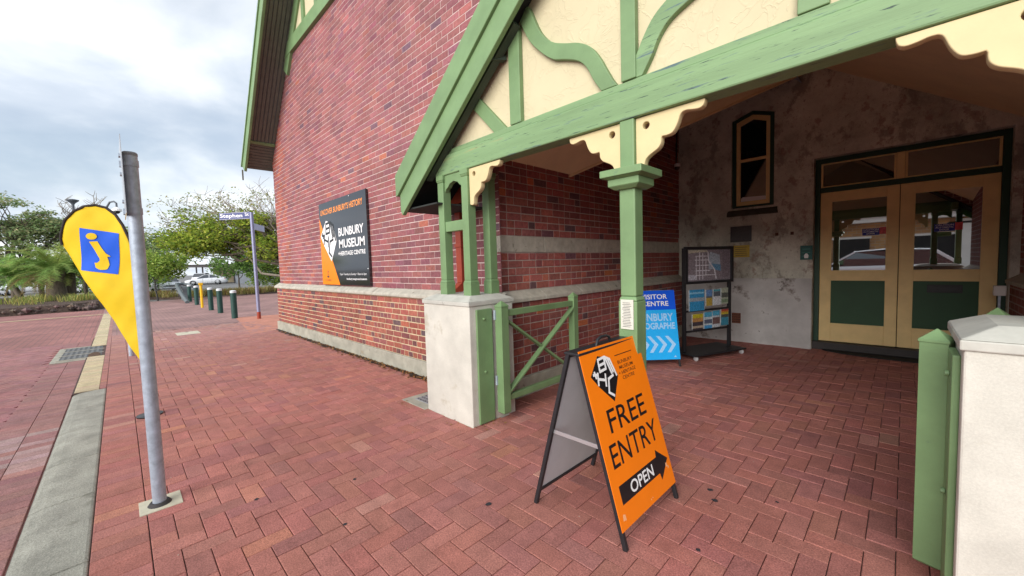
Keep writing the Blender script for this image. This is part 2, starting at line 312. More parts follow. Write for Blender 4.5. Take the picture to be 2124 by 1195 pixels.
class Pieces:
    """bricks or pavers: the largest in view become parts of their own, the rest one joined part"""
    def __init__(s): s.l = []
    def add(s, O, u, v, n, a0, a1, b0, b1, back, front, bev, col, key=None):
        O, u, v, n = V(O), V(u), V(v), V(n); j = lambda: U(-.0012, .0012)
        B = [O + u * a + v * b + n * back for a, b in ((a0, b0), (a1, b0), (a1, b1), (a0, b1))]
        T = [O + u * (a + j()) + v * (b + j()) + n * (front + U(-.0006, .0006)) for a, b in ((a0 + bev, b0 + bev), (a1 - bev, b0 + bev), (a1 - bev, b1 - bev), (a0 + bev, b1 - bev))]
        md = [O + u * a + v * b + n * (front - bev * .8) for a, b in ((a0, b0), (a1, b0), (a1, b1), (a0, b1))]
        c = O + u * (a0 + a1) / 2 + v * (b0 + b1) / 2
        s.l.append((in_view(c) if key is None else key, B, md, T, col))
    def build(s, name, m, parent, limit=300, stuff_name=None):
        s.l.sort(key=lambda t: -t[0]); fs = [(8, 9, 10, 11)] + [(i, (i + 1) % 4, 4 + (i + 1) % 4, 4 + i) for i in range(4)] + [(4 + i, 4 + (i + 1) % 4, 8 + (i + 1) % 4, 8 + i) for i in range(4)]
        big = [q for q in s.l if q[0] > 0][:limit]; rest = s.l[len(big):]
        for k, B, md, T, c in big: MB().add(B + md + T, fs, 0, False, c).build(name, m, parent)
        if rest:
            mb = MB()
            for k, B, md, T, c in rest: mb.add(B + md + T, fs, 0, False, c)
            mb.build(stuff_name or name, m, parent, kind="stuff")
# ------------------------------------------------------------------ ground, road, kerb, footpath
def sheet(name, m, pts, z, **k): return MB().add([(x, y, z) for x, y in pts], [tuple(range(len(pts)))]).build(name, m, None, kind="structure", **k)
sheet("ground", M['asphalt'], [(-600, -600), (600, -600), (600, 600), (-600, 600)], -.09)
road = sheet("road", M['far_pave'], [(-26.6, -9.5), (30, -9.5), (30, -.5), (-26.6, -.5)], -.040)
foot = sheet("footpath", M['sand'], [(-14.2, -.28), (30, -.28), (30, 2.9), (1.2, 2.9), (1.2, 8.3), (-3.2, 8.3), (-3.2, 2.95), (-14.2, 2.95)], -.012)
plaza = sheet("plaza_paving", M['far_pave2'], [(-30, -.52), (-14.2, -.52), (-14.2, 2.95), (-11.3, 2.95), (-11.3, 30), (-24, 30), (-31.5, 4.5)], -.004)
sheet("salmon_paving", mat("salmon_paving", (.50, .215, .15), .85, .15, 3, fine=.1), [(-15.9, 2.7), (-11.3, 2.2), (-11.3, 6), (-14.6, 6)], .0)
PV = [(12, (.385, .152, .124)), (6, (.36, .145, .124)), (3, (.40, .16, .126)), (.9, (.315, .127, .115)), (.3, (.45, .19, .13)), (.35, (.43, .21, .17))]
def pcol(x, y):
    c = vary(pick(PV), .09, .04); k = mnoise.noise((x * .35, y * .35, 1.7)); g = min(1, max(0, (-x - 5) / 9))
    c = tuple(a * (1 + .10 * k) for a in c); return (c[0] * (1 - .02 * g), c[1] * (1 + .28 * g), c[2] * (1 + .34 * g))
pz = Pieces(); W_ = .1155
for i in range(-126, 12):
    for j in range(-1, 74):
        r = (i - j) % 4
        if r == 0: a = (i, i + 2, j, j + 1)
        elif r == 3: a = (i, i + 1, j, j + 2)
        else: continue
        x0, x1, y0, y1 = a[0] * W_, a[1] * W_, .035 + a[2] * W_, .035 + a[3] * W_
        y0 = max(y0, .035)
        if y1 - y0 < .03: continue
        cx, cy = (x0 + x1) / 2, (y0 + y1) / 2
        if not ((-14.2 < cx < 1.3 and cy < 2.88) or (-3.15 < cx < 1.1 and cy < 8.1)): continue
        if -3.46 < cx < -2.86 and 2.3 < cy < 2.75: continue
        t = U(-.002, .002); pz.add((0, 0, 0), XA, YA, ZA, x0 + .002, x1 - .002, y0 + .002, y1 - .002, -.013, t, .003, pcol(cx, cy))
x = -14.2                                                   # soldier course along the kerb
while x < 1.3:
    pz.add((0, 0, 0), XA, YA, ZA, x + .0018, x + W_ - .0018, -.2, .032, -.013, U(-.001, .001), .003, pcol(x, 0)); x += W_
pz.build("paver", M['paver'], foot)
rp = Pieces(); c45, s45 = math.cos(math.pi / 4), math.sin(math.pi / 4); ux, vx = V((c45, s45, 0)), V((-s45, c45, 0))
for i in range(-110, 60):
    for j in range(-40, 100):
        r = (i - j) % 4
        if r == 0: a = (i, i + 2, j, j + 1)
        elif r == 3: a = (i, i + 1, j, j + 2)
        else: continue
        c = ux * (a[0] + a[1]) / 2 * W_ + vx * (a[2] + a[3]) / 2 * W_
        if not (-13.8 < c.x < 0 and -3.4 < c.y < -.9): continue
        if c.x > -12.95 and c.x < -10.7 and c.y > -.98: continue
        k = vary((.31, .145, .14), .12, .05); rp.add((0, 0, -.03), ux, vx, ZA, a[0] * W_ + .002, a[1] * W_ - .002, a[2] * W_ + .002, a[3] * W_ - .002, -.011, U(-.001, .001), .003, k)
for row in range(2):
    x = -13.8 - row * .05
    while x < 0:
        if not (-12.85 < x < -10.75): rp.add((0, 0, -.026), XA, YA, ZA, x + .002, x + W_ - .002, -.95 + row * .215 + .002, -.95 + (row + 1) * .215 - .002, -.012, U(-.001, .001), .003, vary((.36, .24, .225) if (abs(x + 5.6) < .55 and rnd() < .6) else (.30, .15, .14), .12, .05))
        x += W_
rp.build("paver", M['paver'], road)
kerb = MB().box(-7.6, 12, -.49, -.205, -.3, -.03).build("kerb", M['kerb'], None, kind="structure")
x = -7.6
while x < 4:
    L = U(.82, .95); mb = MB(); pr = [(-.515, -.12), (-.515, -.035), (-.49, -.022), (-.44, -.010), (-.36, -.003), (-.222, .001), (-.206, -.004), (-.206, -.12)]
    n = len(pr); a, b = x + .004, min(x + L, 4) - .004
    mb.hexa([(a, y, z) for y, z in pr], [(b, y, z) for y, z in pr]); mb.build("kerb_stone", M['kerb'], kerb, .006); x += L
yl = sheet("cream_paver_strip", M['sand'], [(-23, -.52), (-7.6, -.52), (-7.6, -.2), (-23, -.2)], -.014)
yp = Pieces(); x = -23
while x < -7.65:
    if not (-12.6 < x < -10.9): yp.add((0, 0, -.002), XA, YA, ZA, x + .002, x + W_ - .002, -.50, -.275, -.01, U(-.001, .001), .003, vary((.52, .43, .27), .1, .04))
    yp.add((0, 0, -.002), XA, YA, ZA, x + .002, x + W_ - .002, -.271, -.205, -.01, 0, .003, pcol(x, 0)); x += W_
yp.build("paver", M['paver'], yl)
sheet("cream_edge_line", mat("cream_edge", (.55, .44, .27), .85, .12, 4), [(-23.25, -9), (-23.0, -9), (-23.0, -.27), (-23.25, -.27)], -.030)
# ------------------------------------------------------------------ museum building
bld = thing("museum_building", "two-toned red brick museum building with stone ledge and green timber gable", "building", (-7, 3, 0))
YW, XS, YB = 2.97, -3.13, 7.78
UPC = [(10, (.268, .102, .103)), (6, (.24, .096, .103)), (3, (.292, .106, .098)), (1.0, (.215, .088, .104)), (.15, (.36, .12, .085)), (.25, (.16, .085, .108))]
LOC = [(10, (.305, .098, .074)), (4, (.28, .09, .072)), (2, (.24, .085, .08)), (1, (.13, .075, .085)), (.6, (.37, .12, .075))]
INC = [(10, (.30, .095, .080)), (4, (.24, .082, .075)), (2, (.35, .11, .08)), (1.2, (.14, .07, .075)), (.4, (.44, .13, .06))]
fw = MB(); RK = 1.13
fw.add([(-11.47, YW, 1.1), (XS, YW, 1.1), (XS, YW, 6.6), (-9.5, YW, 6.6), (-11.47, YW, 4.25)], [(0, 1, 2, 3, 4)])
fw.add([(-11.47, YW, 0), (-11.47, YW, 4.25), (-11.47, 14, 4.25), (-11.47, 14, 0)], [(0, 1, 2, 3)], 1)
fwo = fw.build("front_wall", [M['mortar_up'], M['far_brickY']], bld)
def xleft(z): return -11.47 + max(0, z - 4.27) / RK
pc = Pieces(); P_, H_ = .232, .0858; row = 0; z = 1.19
while z < 6.25:
    x = XS - (P_ * .5 if row % 2 else 0) + (.008)
    if row % 2: pc.add((0, YW, 0), XA, ZA, -YA, XS - .106, XS + .008, z, z + H_ - .010, -.002, .004, .002, vary(pick(UPC), .12, .06))
    while x > -11.6:
        x0, x1 = max(x - P_ + .009, xleft(z + .04)), x; z1 = z + H_ - .010
        if x1 - x0 > .03:
            k = mnoise.noise((x * .7, z * .9, 4)); kk = mnoise.noise((x * .25, z * .3, 9))
            c = pick(UPC) if rnd() > max(0, k) * .75 else (.23, .082, .095)
            if x0 < -10.6 and rnd() < .6: c = (.33, .105, .08)
            c = vary(c, .13, .06); pc.add((0, YW, 0), XA, ZA, -YA, x0, x1, z + U(-.0015, .0015), z1 + U(-.0015, .0015), -.002, .004 + U(-.001, .001), .002, tuple(a * (1 + .15 * kk) for a in c))
        x -= P_
    z += H_; row += 1
pc.build("brick", M['brick'], fwo, 130)
YP = 2.90
plo = MB().add([(-11.53, YP, .2), (-3.06, YP, .2), (-3.06, YP, 1.1), (-11.53, YP, 1.1)], [(0, 1, 2, 3)]).add([(-11.53, YP, 0), (-11.53, YP, 1.1), (-11.53, 14, 1.1), (-11.53, 14, 0)], [(0, 1, 2, 3)], 1).build("plinth_wall", [M['mortar_low'], M['far_brickY']], bld)
pc = Pieces(); z = .218; row = 0
while z < 1.06:
    head = row % 2 == 0; p = .117 if head else .234; x = -3.42 + (0 if head else .05)
    while x > -11.5:
        c = pick(LOC) if not (head and rnd() < .3) else pick([(1, (.17, .08, .08)), (1, (.28, .09, .08))])
        pc.add((0, YP, 0), XA, ZA, -YA, max(x - p + .012, -11.52), x, z, z + .072 + U(-.002, .002), -.002, .005 + U(-.001, .001), .005, vary(c, .15, .07)); x -= p
    z += .0855; row += 1
pc.build("brick", M['brick'], plo, 85)
box("concrete_base", M['concrete'], bld, -11.56, -3.05, 2.862, 2.97, -.1, .212, .008)
x = -11.6
while x < -3.1:                                              # weathered ledge stones
    L = min(U(.28, .5), -3.06 - x); dz = U(-.004, .004); a, b = x + .002, x + L - .002
    if L < .03: break
    pr = [(2.98, 1.075), (2.858, 1.075), (2.852, 1.085), (2.852, 1.112 + dz), (2.868, 1.132 + dz), (2.98, 1.198 + dz)]
    MB().hexa([(b, y, q) for y, q in pr], [(a, y, q) for y, q in pr]).build("ledge_stone", M['stone'], bld, .005); x += L
# side wall of the porch recess
sw = MB().add([(XS, YW, 0), (XS, YB, 0), (XS, YB, 4.6), (XS, YW, 4.6)], [(0, 1, 2, 3)]).add([(XS + .07, 2.86, .2), (XS + .07, YB, .2), (XS + .07, YB, 1.1), (XS + .07, 2.86, 1.1)], [(0, 1, 2, 3)]).build("side_wall", M['mortar_in'], bld)
pc = Pieces()
def flem(z0, z1, X, y0, y1):
    z, row = z0, 0
    while z + .07 < z1:
        y = y0 - (0 if row % 2 else .115); k = row % 2
        while y < y1:
            p = .232 if k % 2 == 0 else .118
            a, b = max(y, y0), min(y + p - .010, y1)
            if b - a > .03: pc.add((X, 0, 0), YA, ZA, XA, a, b, z, z + .0755 + U(-.002, .002), -.002, .005 + U(-.001, .001), .004, vary(pick(INC), .16, .07))
            y += p; k += 1 if rnd() < .8 else 2
        z += .0858; row += 1
flem(1.205, 1.64, XS, YW - .004, YB); flem(1.825, 4.5, XS, YW - .004, YB); flem(.218, 1.07, XS + .07, 2.88, YB)
pc.build("brick", M['brick'], sw, 85)
y = YW - .012
while y < YB:
    L = min(U(.7, 1.2), YB - y); box("band_stone", M['stone'], bld, XS - .09 if y < 3 else XS - .01, XS + .012, y, y + L - .004, 1.636, 1.815, .006); y += L
y = 2.86
while y < YB:
    L = min(U(.5, .9), YB - y); pr = [(XS - .02, 1.075), (XS + .115, 1.075), (XS + .115, 1.115), (XS, 1.197), (XS - .02, 1.197)]
    MB().hexa([(a, y, q) for a, q in pr], [(a, y + L - .004, q) for a, q in pr]).build("ledge_stone", M['stone'], bld, .005); y += L
box("concrete_base", M['concrete'], bld, XS, XS + .105, 2.99, YB, -.1, .212, .008)
# rendered rear wall of the recess, with window and door openings
bw = MB(); y0, y1 = YB, YB + .4
for q in ((-3.3, -2.20, 0, 4.7), (-2.20, -1.56, 0, 2.36), (-1.56, -1.03, 0, 4.7), (.92, 1.3, 0, 4.7), (-1.03, .92, 3.0, 4.7)): bw.box(q[0], q[1], y0, y1, q[2], q[3])
bw.prism([(-2.20, 3.88), (-1.88, 3.985), (-1.56, 3.88), (-1.56, 4.7), (-2.20, 4.7)], (0, y0, 0), XA, ZA, YA, 0, .4)
bw.build("rear_wall", M['render'], bld)
bw = MB(); bw.box(-3.0, -1.033, YB - .035, YB + .02, -.05, 1.10).box(-3.0, -1.03, YB - .05, YB + .02, 1.10, 1.13)
bw.build("wall_dado", mat("pale_flaking_render", (.52, .51, .50), .9, .18, 3, bump=.004, bscale=12, spots=[((.26, .23, .21), .57, 3), ((.13, .12, .11), .64, 6)]), bld)
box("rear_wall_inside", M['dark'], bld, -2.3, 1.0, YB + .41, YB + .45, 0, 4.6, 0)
# arched-head sash window
win = MB(); O = (0, YB + .07, 0)
def ring(po, pi, d0, d1, mb):
    n = len(po)
    for i in range(n):
        a, b, c, d = po[i], po[(i + 1) % n], pi[(i + 1) % n], pi[i]; mb.prism([a, b, c, d], O, XA, ZA, YA, d0, d1)
po = [(-2.195, 2.37), (-1.565, 2.37), (-1.565, 3.875), (-1.88, 3.98), (-2.195, 3.875)]; pm = [(-2.135, 2.40), (-1.625, 2.40), (-1.625, 3.84), (-1.88, 3.925), (-2.135, 3.84)]
pi = [(-2.075, 2.47), (-1.685, 2.47), (-1.685, 3.775), (-1.88, 3.85), (-2.075, 3.775)]
ring(po, pm, -.05, .05, win); wo = win.build("window", M['green_dk'], bld, .004)
fr = MB(); ring(pm, pi, -.025, .03, fr); fr.box(-2.077, -1.683, YB + .05, YB + .10, 3.155, 3.20); fr.build("window_frame", M['ochre'], wo, .004)
MB().flat([(-2.08, 2.46), (-1.68, 2.46), (-1.68, 3.16)] + [(-2.08, 3.16)], O, XA, ZA, YA, .012).build("pane", M['pane_dk'], wo)
MB().flat([(-2.07, 2.475), (-1.69, 2.475), (-1.69, 2.535), (-2.04, 2.555), (-2.07, 2.53)], O, XA, ZA, YA, .010).build("white_sliver", M['white'], wo)  # narrow white sliver along the foot of the lower pane
MB().flat([(-2.08, 3.19), (-1.68, 3.19), (-1.68, 3.78), (-1.88, 3.86), (-2.08, 3.78)], O, XA, ZA, YA, .006).build("pane", M['pane_dk'], wo)
MB().hexa([(-2.26, YB - .07, 2.22), (-1.50, YB - .07, 2.22), (-1.50, YB + .06, 2.22), (-2.26, YB + .06, 2.22)], [(-2.26, YB - .05, 2.29), (-1.50, YB - .05, 2.29), (-1.52, YB + .06, 2.37), (-2.24, YB + .06, 2.37)]).build("window_sill", mat("dark_sill", (.06, .06, .045), .8, .2, 8), wo, .004)
# double doors with fanlight
YD = 7.98
df = MB()
df.box(-1.028, -.963, YD - .06, YD + .1, 0, 2.995).box(.849, .918, YD - .06, YD + .1, 0, 2.995).box(-.963, .849, YD - .06, YD + .1, 2.925, 2.995).box(-.963, .849, YD - .05, YD + .1, 2.475, 2.55)
dfo = df.build("door_frame", M['green_dk'], bld, .005)
fl = MB(); fl.box(-.105, -.02, YD - .045, YD + .03, 2.552, 2.923)
for a, b in ((-.961, -.107), (-.018, .847)): fl.box(a, a + .025, YD - .03, YD + .02, 2.552, 2.923).box(b - .025, b, YD - .03, YD + .02, 2.552, 2.923).box(a + .025, b - .025, YD - .03, YD + .02, 2.552, 2.57).box(a + .025, b - .025, YD - .03, YD + .02, 2.905, 2.923)
fl.build("fanlight_frame", M['ochre'], dfo, .003)
for a, b in ((-.94, -.11), (-.015, .825)): MB().flat([(a, 2.56), (b, 2.56), (b, 2.915), (a, 2.915)], (0, YD, 0), XA, ZA, YA, 0).build("pane", M['pane_dk'], dfo)
for x0, x1, gx0, gx1, slot in ((-.961, -.066, -.818, -.198, 0), (-.058, .847, .093, .70, 1)):
    d = MB(); zb, zg0, zg1, zp0, zp1, zt = .125, 1.25, 2.32, .415, 1.089, 2.473; f, k = YD - .03, YD + .02
    d.box(x0, gx0, f, k, zb, zt).box(gx1, x1, f, k, zb, zt).box(gx0, gx1, f, k, zg1, zt).box(gx0, gx1, f, k, zp1, zg0).box(gx0, gx1, f, k, zb, zp0)
    dr = d.build("door", M['ochre'], bld, .004)
    MB().box(gx0 - .002, gx1 + .002, YD - .012, YD - .004, zg0 - .002, zg1 + .002).build("door_pane", M['pane'], dr)
    MB().box(gx0 - .002, gx1 + .002, YD - .015, YD, zp0 - .002, zp1 + .002).build("door_panel", M['green_dk'] if False else mat("door_green", (.022, .075, .03), .5, .1, 4), dr)
    if slot: MB().box(.23, .56, YD - .022, YD - .013, .93, 1.04).box(.26, .53, YD - .026, YD - .02, .955, 1.015).build("letter_slot", M['steel_dk'], dr, .003)
    sx = -.46 if not slot else .28
    st = MB().box(sx, sx + .19, YD - .016, YD - .0135, 1.77, 1.87).build("door_sticker", mat("sticker_blue", (.012, .02, .30), .4, .02, 5), dr)
    MB().box(sx + .19, sx + .26, YD - .016, YD - .0135, 1.78, 1.88).build("door_sticker", mat("sticker_red", (.6, .06, .07), .4, .3, 30), dr)
    for t, zz in (("CAUTION", 1.842), ("AUTOMATIC", 1.812), ("DOOR", 1.782)): text(t, M['white'], dr, (0, YD - .0165, 0), XA, ZA, -YA, sx + (.01 if t != "DOOR" else .05), sx + (.18 if t != "DOOR" else .14), zz, zz + .022, .0006, .015)
box("door_threshold", M['timber_dk'], bld, -1.03, .92, YD - .16, YD + .1, -.02, .118, .004)
# ceilings, roof over the recess, right-hand wall
cl = MB(); A_, B_, C_, D_ = (XS - .1, 2.49, 2.56), (XS - .1, 4.10, 2.56), (-1.04, YB + .1, 4.42), (-1.04, 2.49, 3.9)
cl.add([A_, B_, C_, D_], [(0, 1, 2, 3)]).add([D_, C_, (1.05, YB + .1, 3.04), (1.05, 2.49, 2.46)], [(0, 1, 2, 3)])
cl.build("porch_ceiling", M['ceil'], bld)
MB().tube([(B_[0], B_[1], B_[2] - .01), (C_[0], C_[1], C_[2] - .01)], .018, 6).tube([(XS - .05, 2.5, 2.59), (XS - .05, 4.12, 2.59)], .02, 6).build("ceiling_batten", M['ceil'], bld)
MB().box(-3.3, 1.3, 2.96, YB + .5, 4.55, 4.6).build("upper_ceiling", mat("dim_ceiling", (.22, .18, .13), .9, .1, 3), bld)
rw = MB(); rw.box(1.0, 1.3, YW, YB + .5, 0, 4.6).box(.93, 1.0, 2.9, YB, 0, 1.1); rw.build("side_wall", M['far_brickY'], bld)
MB().hexa([(1.01, 2.86, 1.08), (.89, 2.86, 1.08), (.89, 2.86, 1.12), (1.01, 2.86, 1.20)], [(1.01, YB, 1.08), (.89, YB, 1.08), (.89, YB, 1.12), (1.01, YB, 1.20)]).build("ledge_stone", M['stone'], bld)
MB().box(1.3, 9, YW, YW + .3, 0, 5.2).build("front_wall", M['far_brick'], bld)
MB().box(XS, 9, YW + .02, YW + .3, 4.0, 6.6).prism([(XS, 2.79), (-1.52, 4.02), (XS, 4.02)], (0, YW, 0), XA, ZA, YA, .02, .04).prism([(-1.08, 4.02), (1.0, 2.43), (1.0, 4.02)], (0, YW, 0), XA, ZA, YA, .02, .04).build("upper_wall", M['far_brick'], bld)
# green timber gable above the wall: tie beam, plaster, studs, rake boards, soffit, bargeboard, roof
box("tie_beam", M['green'], bld, -9.95, -2.2, YW - .07, YW + .02, 6.18, 6.45, .006)
AX, AZ = -6.4, 4.25 + RK * (11.47 - 6.4)
MB().add([(-9.9, YW - .02, 6.3), (-2.9, YW - .02, 6.3), (AX, YW - .02, AZ)], [(0, 1, 2)]).build("gable_plaster", M['plaster'], bld)
for x in (-9.25, -8.55, -7.85, -7.15, -6.4, -5.65, -4.95, -4.25): box("stud", M['green'], bld, x - .06, x + .06, YW - .065, YW - .015, 6.45, AZ - RK * abs(x - AX) - .05, .004)
sl = math.hypot(1, RK); rd = V((1 / sl, 0, RK / sl)); rn = V((-RK / sl, 0, 1 / sl)); E0 = V((-11.62, 0, 4.25 - RK * .15))
def rakebox(name, m, a, b, y0, y1, t0, t1, bev=.004):
    """box running up the left rake from a to b metres, t0..t1 above the soffit line"""
    q = lambda s, t: E0 + rd * s + rn * t
    P = []
    for y in (y0, y1): P.append([q(a, t0) + YA * y, q(b, t0) + YA * y, q(b, t1) + YA * y, q(a, t1) + YA * y])
    return MB().hexa(P[0], P[1]).build(name, m, bld, bev)
rakebox("rake_board", M['green'], 2.55, 7.8, YW - .06, YW + .01, -.26, -.003)
for k in range(7): rakebox("soffit_board", M['soffit'], .75, 7.9, 2.425 + k * .078, 2.425 + k * .078 + .066, 0, .02, .002)
for k in range(9): rakebox("soffit_board", M['soffit'], .0 + k * .078, .066 + k * .078, 2.42, YW + .3, 0, .02, .002)
rakebox("soffit_strip", M['green'], .69, .76, 2.42, YW - .01, -.03, 0)
rakebox("bargeboard", M['green'], -.02, 7.9, 2.36, 2.415, -.13, .12, .006)
rakebox("barge_cap", M['green'], -.05, 7.9, 2.335, 2.43, .12, .155)
rakebox("roof", M['galv'], -.05, 7.65, 2.34, 14, .16, .22, 0)
R_ = MB(); aq = E0 + rd * 7.6 + rn * .2; R_.add([tuple(aq + YA * 2.34), tuple(aq + YA * 14), (-1.2, 14, 4.2), (-1.2, 2.34, 4.2)], [(0, 1, 2, 3)]); R_.build("roof", M['galv'], bld)
MB().beam(E0 + YA * 2.34 + V((0, 0, -.05)), E0 + YA * 2.34 + V((-.01, 0, -.30)), .02, .03, (0, 1, 0)).build("gutter_spike", M['soffit'], bld)
# red rainwater pipe
dp = MB(); dp.box(-3.79, -3.69, 2.86, 2.955, 1.3, 2.22).hexa([(-3.79, 2.86, 1.3), (-3.69, 2.86, 1.3), (-3.69, 2.955, 1.3), (-3.79, 2.955, 1.3)], [(-3.79, 2.70, 1.19), (-3.69, 2.70, 1.19), (-3.69, 2.85, 1.17), (-3.79, 2.85, 1.17)])
dp.box(-3.88, -3.60, 2.82, 2.96, 2.22, 2.40).box(-3.80, -3.68, 2.85, 2.96, 1.72, 1.76)
dp.build("downpipe", M['red'], bld, .006)
# ------------------------------------------------------------------ entrance porch
po_ = thing("entrance_porch", "green and cream timber gabled entrance porch on white piers", "porch", (-1.31, 2.5, 0))
CX = -1.30
def mir(x): return 2 * CX - x + (-.025 if x < -2.6 else 0)
for s in (0, 1):
    m_ = (lambda x: x) if s == 0 else mir
    a, b = sorted((m_(-3.54), m_(-2.79))); y0, y1 = 2.23, 2.79
    p = MB().box(a, b, y0, y1, -.1, 1.125).build("pier", M['white_render'], po_, .008)
    e = .012; c = MB(); c.hexa([(a - e, y0 - e, 1.125), (b + e, y0 - e, 1.125), (b + e, y1 + e, 1.125), (a - e, y1 + e, 1.125)], [(a - e, y0 - e, 1.165), (b + e, y0 - e, 1.165), (b + e, y1 + e, 1.165), (a - e, y1 + e, 1.165)])
    c.hexa([(a - e, y0 - e, 1.166), (b + e, y0 - e, 1.166), (b + e, y1 + e, 1.166), (a - e, y1 + e, 1.166)], [(a + .09, y0 + .09, 1.215), (b - .09, y0 + .09, 1.215), (b - .09, y1 - .09, 1.215), (a + .09, y1 - .09, 1.215)])
    c.build("pier_cap", M['stone'] if False else mat("pier_cap_stone", (.47, .46, .41), .9, .13, 7, bump=.002, bscale=30, spots=[((.32, .31, .27), .63, 9)]), p, .006)
    for (x, y) in ((-3.335, 2.40), (-2.95, 2.40), (-2.95, 2.66)):
        x = m_(x) + (.15 if s else 0); q = MB(); h = .047
        q.box(x - h, x + h, y - h, y + h, 1.36, 2.34)                       # shaft
        for z0, z1, k0, k1 in ((1.20, 1.335, .056, .056), (1.335, 1.36, .056, .047), (2.34, 2.36, .047, .056), (2.36, 2.41, .056, .056)):
            q.hexa([(x - k0, y - k0, z0), (x + k0, y - k0, z0), (x + k0, y + k0, z0), (x - k0, y + k0, z0)], [(x - k1, y - k1, z1), (x + k1, y - k1, z1), (x + k1, y + k1, z1), (x - k1, y + k1, z1)])
        q.build("post", M['green'], po_, .005)
    xa, xb = sorted((m_(-3.288), m_(-2.997))); xa += .085 * s; xb += .085 * s
    box("rail", M['green'], po_, xa, xb, 2.365, 2.435, 1.845, 1.945, .005)
    ar = [(0, 0), (.02, .03), (.05, .045), (.08, .075), (.145, .095), (.21, .075), (.24, .045), (.27, .03), (.291, 0), (.291, .17), (0, .17)]
    MB().prism([(xa + u, 2.238 + v) for u, v in ar], (0, 2.375, 0), XA, ZA, YA, 0, .05).build("arch_board", M['green'], po_, .004)
    # hinge board on the inner face
    xf = m_(-2.79); d = .024 if s == 0 else -.024
    q = box("hinge_board", M['green'], po_, min(xf, xf + d), max(xf, xf + d), 2.30, 2.49, .01, 1.09, .006)
    for z in (1.0, .5): MB().lathe([(.012, 0), (.012, .012), (.006, .016)], (xf + d * (1 if s == 0 else 1.6), 2.38, z), 10, 'X').build("bolt", M['green'], q)
# column with moulded cap
cxx, cyy = -1.285, 2.42; q = MB()
def sq(q, x, y, k0, z0, k1, z1): q.hexa([(x - k0, y - k0, z0), (x + k0, y - k0, z0), (x + k0, y + k0, z0), (x - k0, y + k0, z0)], [(x - k1, y - k1, z1), (x + k1, y - k1, z1), (x + k1, y + k1, z1), (x - k1, y + k1, z1)])
sq(q, cxx, cyy, .066, 0, .066, 1.235); sq(q, cxx, cyy, .066, 1.236, .055, 1.265); sq(q, cxx, cyy, .055, 1.266, .055, 2.0); sq(q, cxx, cyy, .05, 2.10, .05, 2.405)
col = q.build("column", M['green'], po_, .008)
q = MB(); sq(q, cxx, cyy, .078, 1.965, .108, 1.985); sq(q, cxx, cyy, .108, 1.985, .108, 2.03); sq(q, cxx, cyy, .108, 2.031, .142, 2.042); sq(q, cxx, cyy, .146, 2.043, .146, 2.088); q.build("column_capital", M['green'], col, .004)
# beams
bm = MB(); bm.box(-3.42, .82, 2.36, 2.50, 2.405, 2.595); beam = bm.build("beam", M['green_w'], po_, .01)
box("beam_cap", M['green_w'], po_, -3.36, .76, 2.375, 2.48, 2.596, 2.645, .006)
for x in (-3.36, .76): box("side_beam", M['green'], po_, x - .05, x + .05, 2.505, 2.95, 2.405, 2.56, .006)
def smooth(P, k=4):
    o = []
    for i in range(len(P) - 1):
        a, b, c, d = P[max(i - 1, 0)], P[i], P[i + 1], P[min(i + 2, len(P) - 1)]
        for j in range(k):
            t = j / k; o.append(tuple(.5 * (2 * b[q] + (c[q] - a[q]) * t + (2 * a[q] - 5 * b[q] + 4 * c[q] - d[q]) * t * t + (3 * b[q] - a[q] - 3 * c[q] + d[q]) * t ** 3) for q in (0, 1)))
    return o + [P[-1]]
# fretwork brackets (one profile, four places)
BR = [(0, 0), (.418, 0), (.418, -.026), (.392, -.045), (.352, -.042), (.315, -.035), (.284, -.045), (.262, -.10), (.236, -.142), (.205, -.150), (.168, -.152), (.163, -.19), (.14, -.218), (.09, -.245), (.062, -.268), (.05, -.30), (.052, -.325), (.03, -.335), (0, -.325)]
BR = [(0, 0), (.418, 0)] + smooth([(.418, -.012), (.410, -.034), (.388, -.046), (.352, -.043), (.315, -.036), (.284, -.046), (.262, -.10), (.236, -.140), (.205, -.150), (.170, -.149)]) + smooth([(.166, -.156), (.162, -.19), (.14, -.218), (.09, -.245), (.064, -.268), (.055, -.30), (.052, -.325), (.042, -.338), (.02, -.338)]) + [(0, -.33)]
def bracket(x, sgn, y, z):
    cu = bpy.data.curves.new("b", 'CURVE'); cu.dimensions = '2D'; cu.fill_mode = 'BOTH'; cu.extrude = .021; cu.bevel_depth = .004; cu.bevel_resolution = 1; cu.offset = -.004
    for pts in (BR, [(.068 + .023 * math.cos(a * math.pi / 8), -.058 + .023 * math.sin(a * math.pi / 8)) for a in range(16)]):
        s = cu.splines.new('POLY'); s.points.add(len(pts) - 1); s.use_cyclic_u = True
        for p, c in zip(s.points, pts): p.co = (c[0] * sgn, c[1], 0, 1)
    ob = bpy.data.objects.new("b", cu); me = bpy.data.meshes.new_from_object(ob); bpy.data.objects.remove(ob)
    me.transform(Matrix.Translation((x, y, z)) @ Matrix.Rotation(math.pi / 2, 4, 'X')); me.materials.clear(); me.materials.append(M['cream'])
    o = bpy.data.objects.new("bracket", me); COL.objects.link(o); put(o, po_); return o
bracket(cxx + .052, 1, 2.42, 2.402); bracket(cxx - .052, -1, 2.42, 2.402); bracket(-2.897, 1, 2.40, 2.402); bracket(mir(-2.897) + .10, -1, 2.40, 2.402)
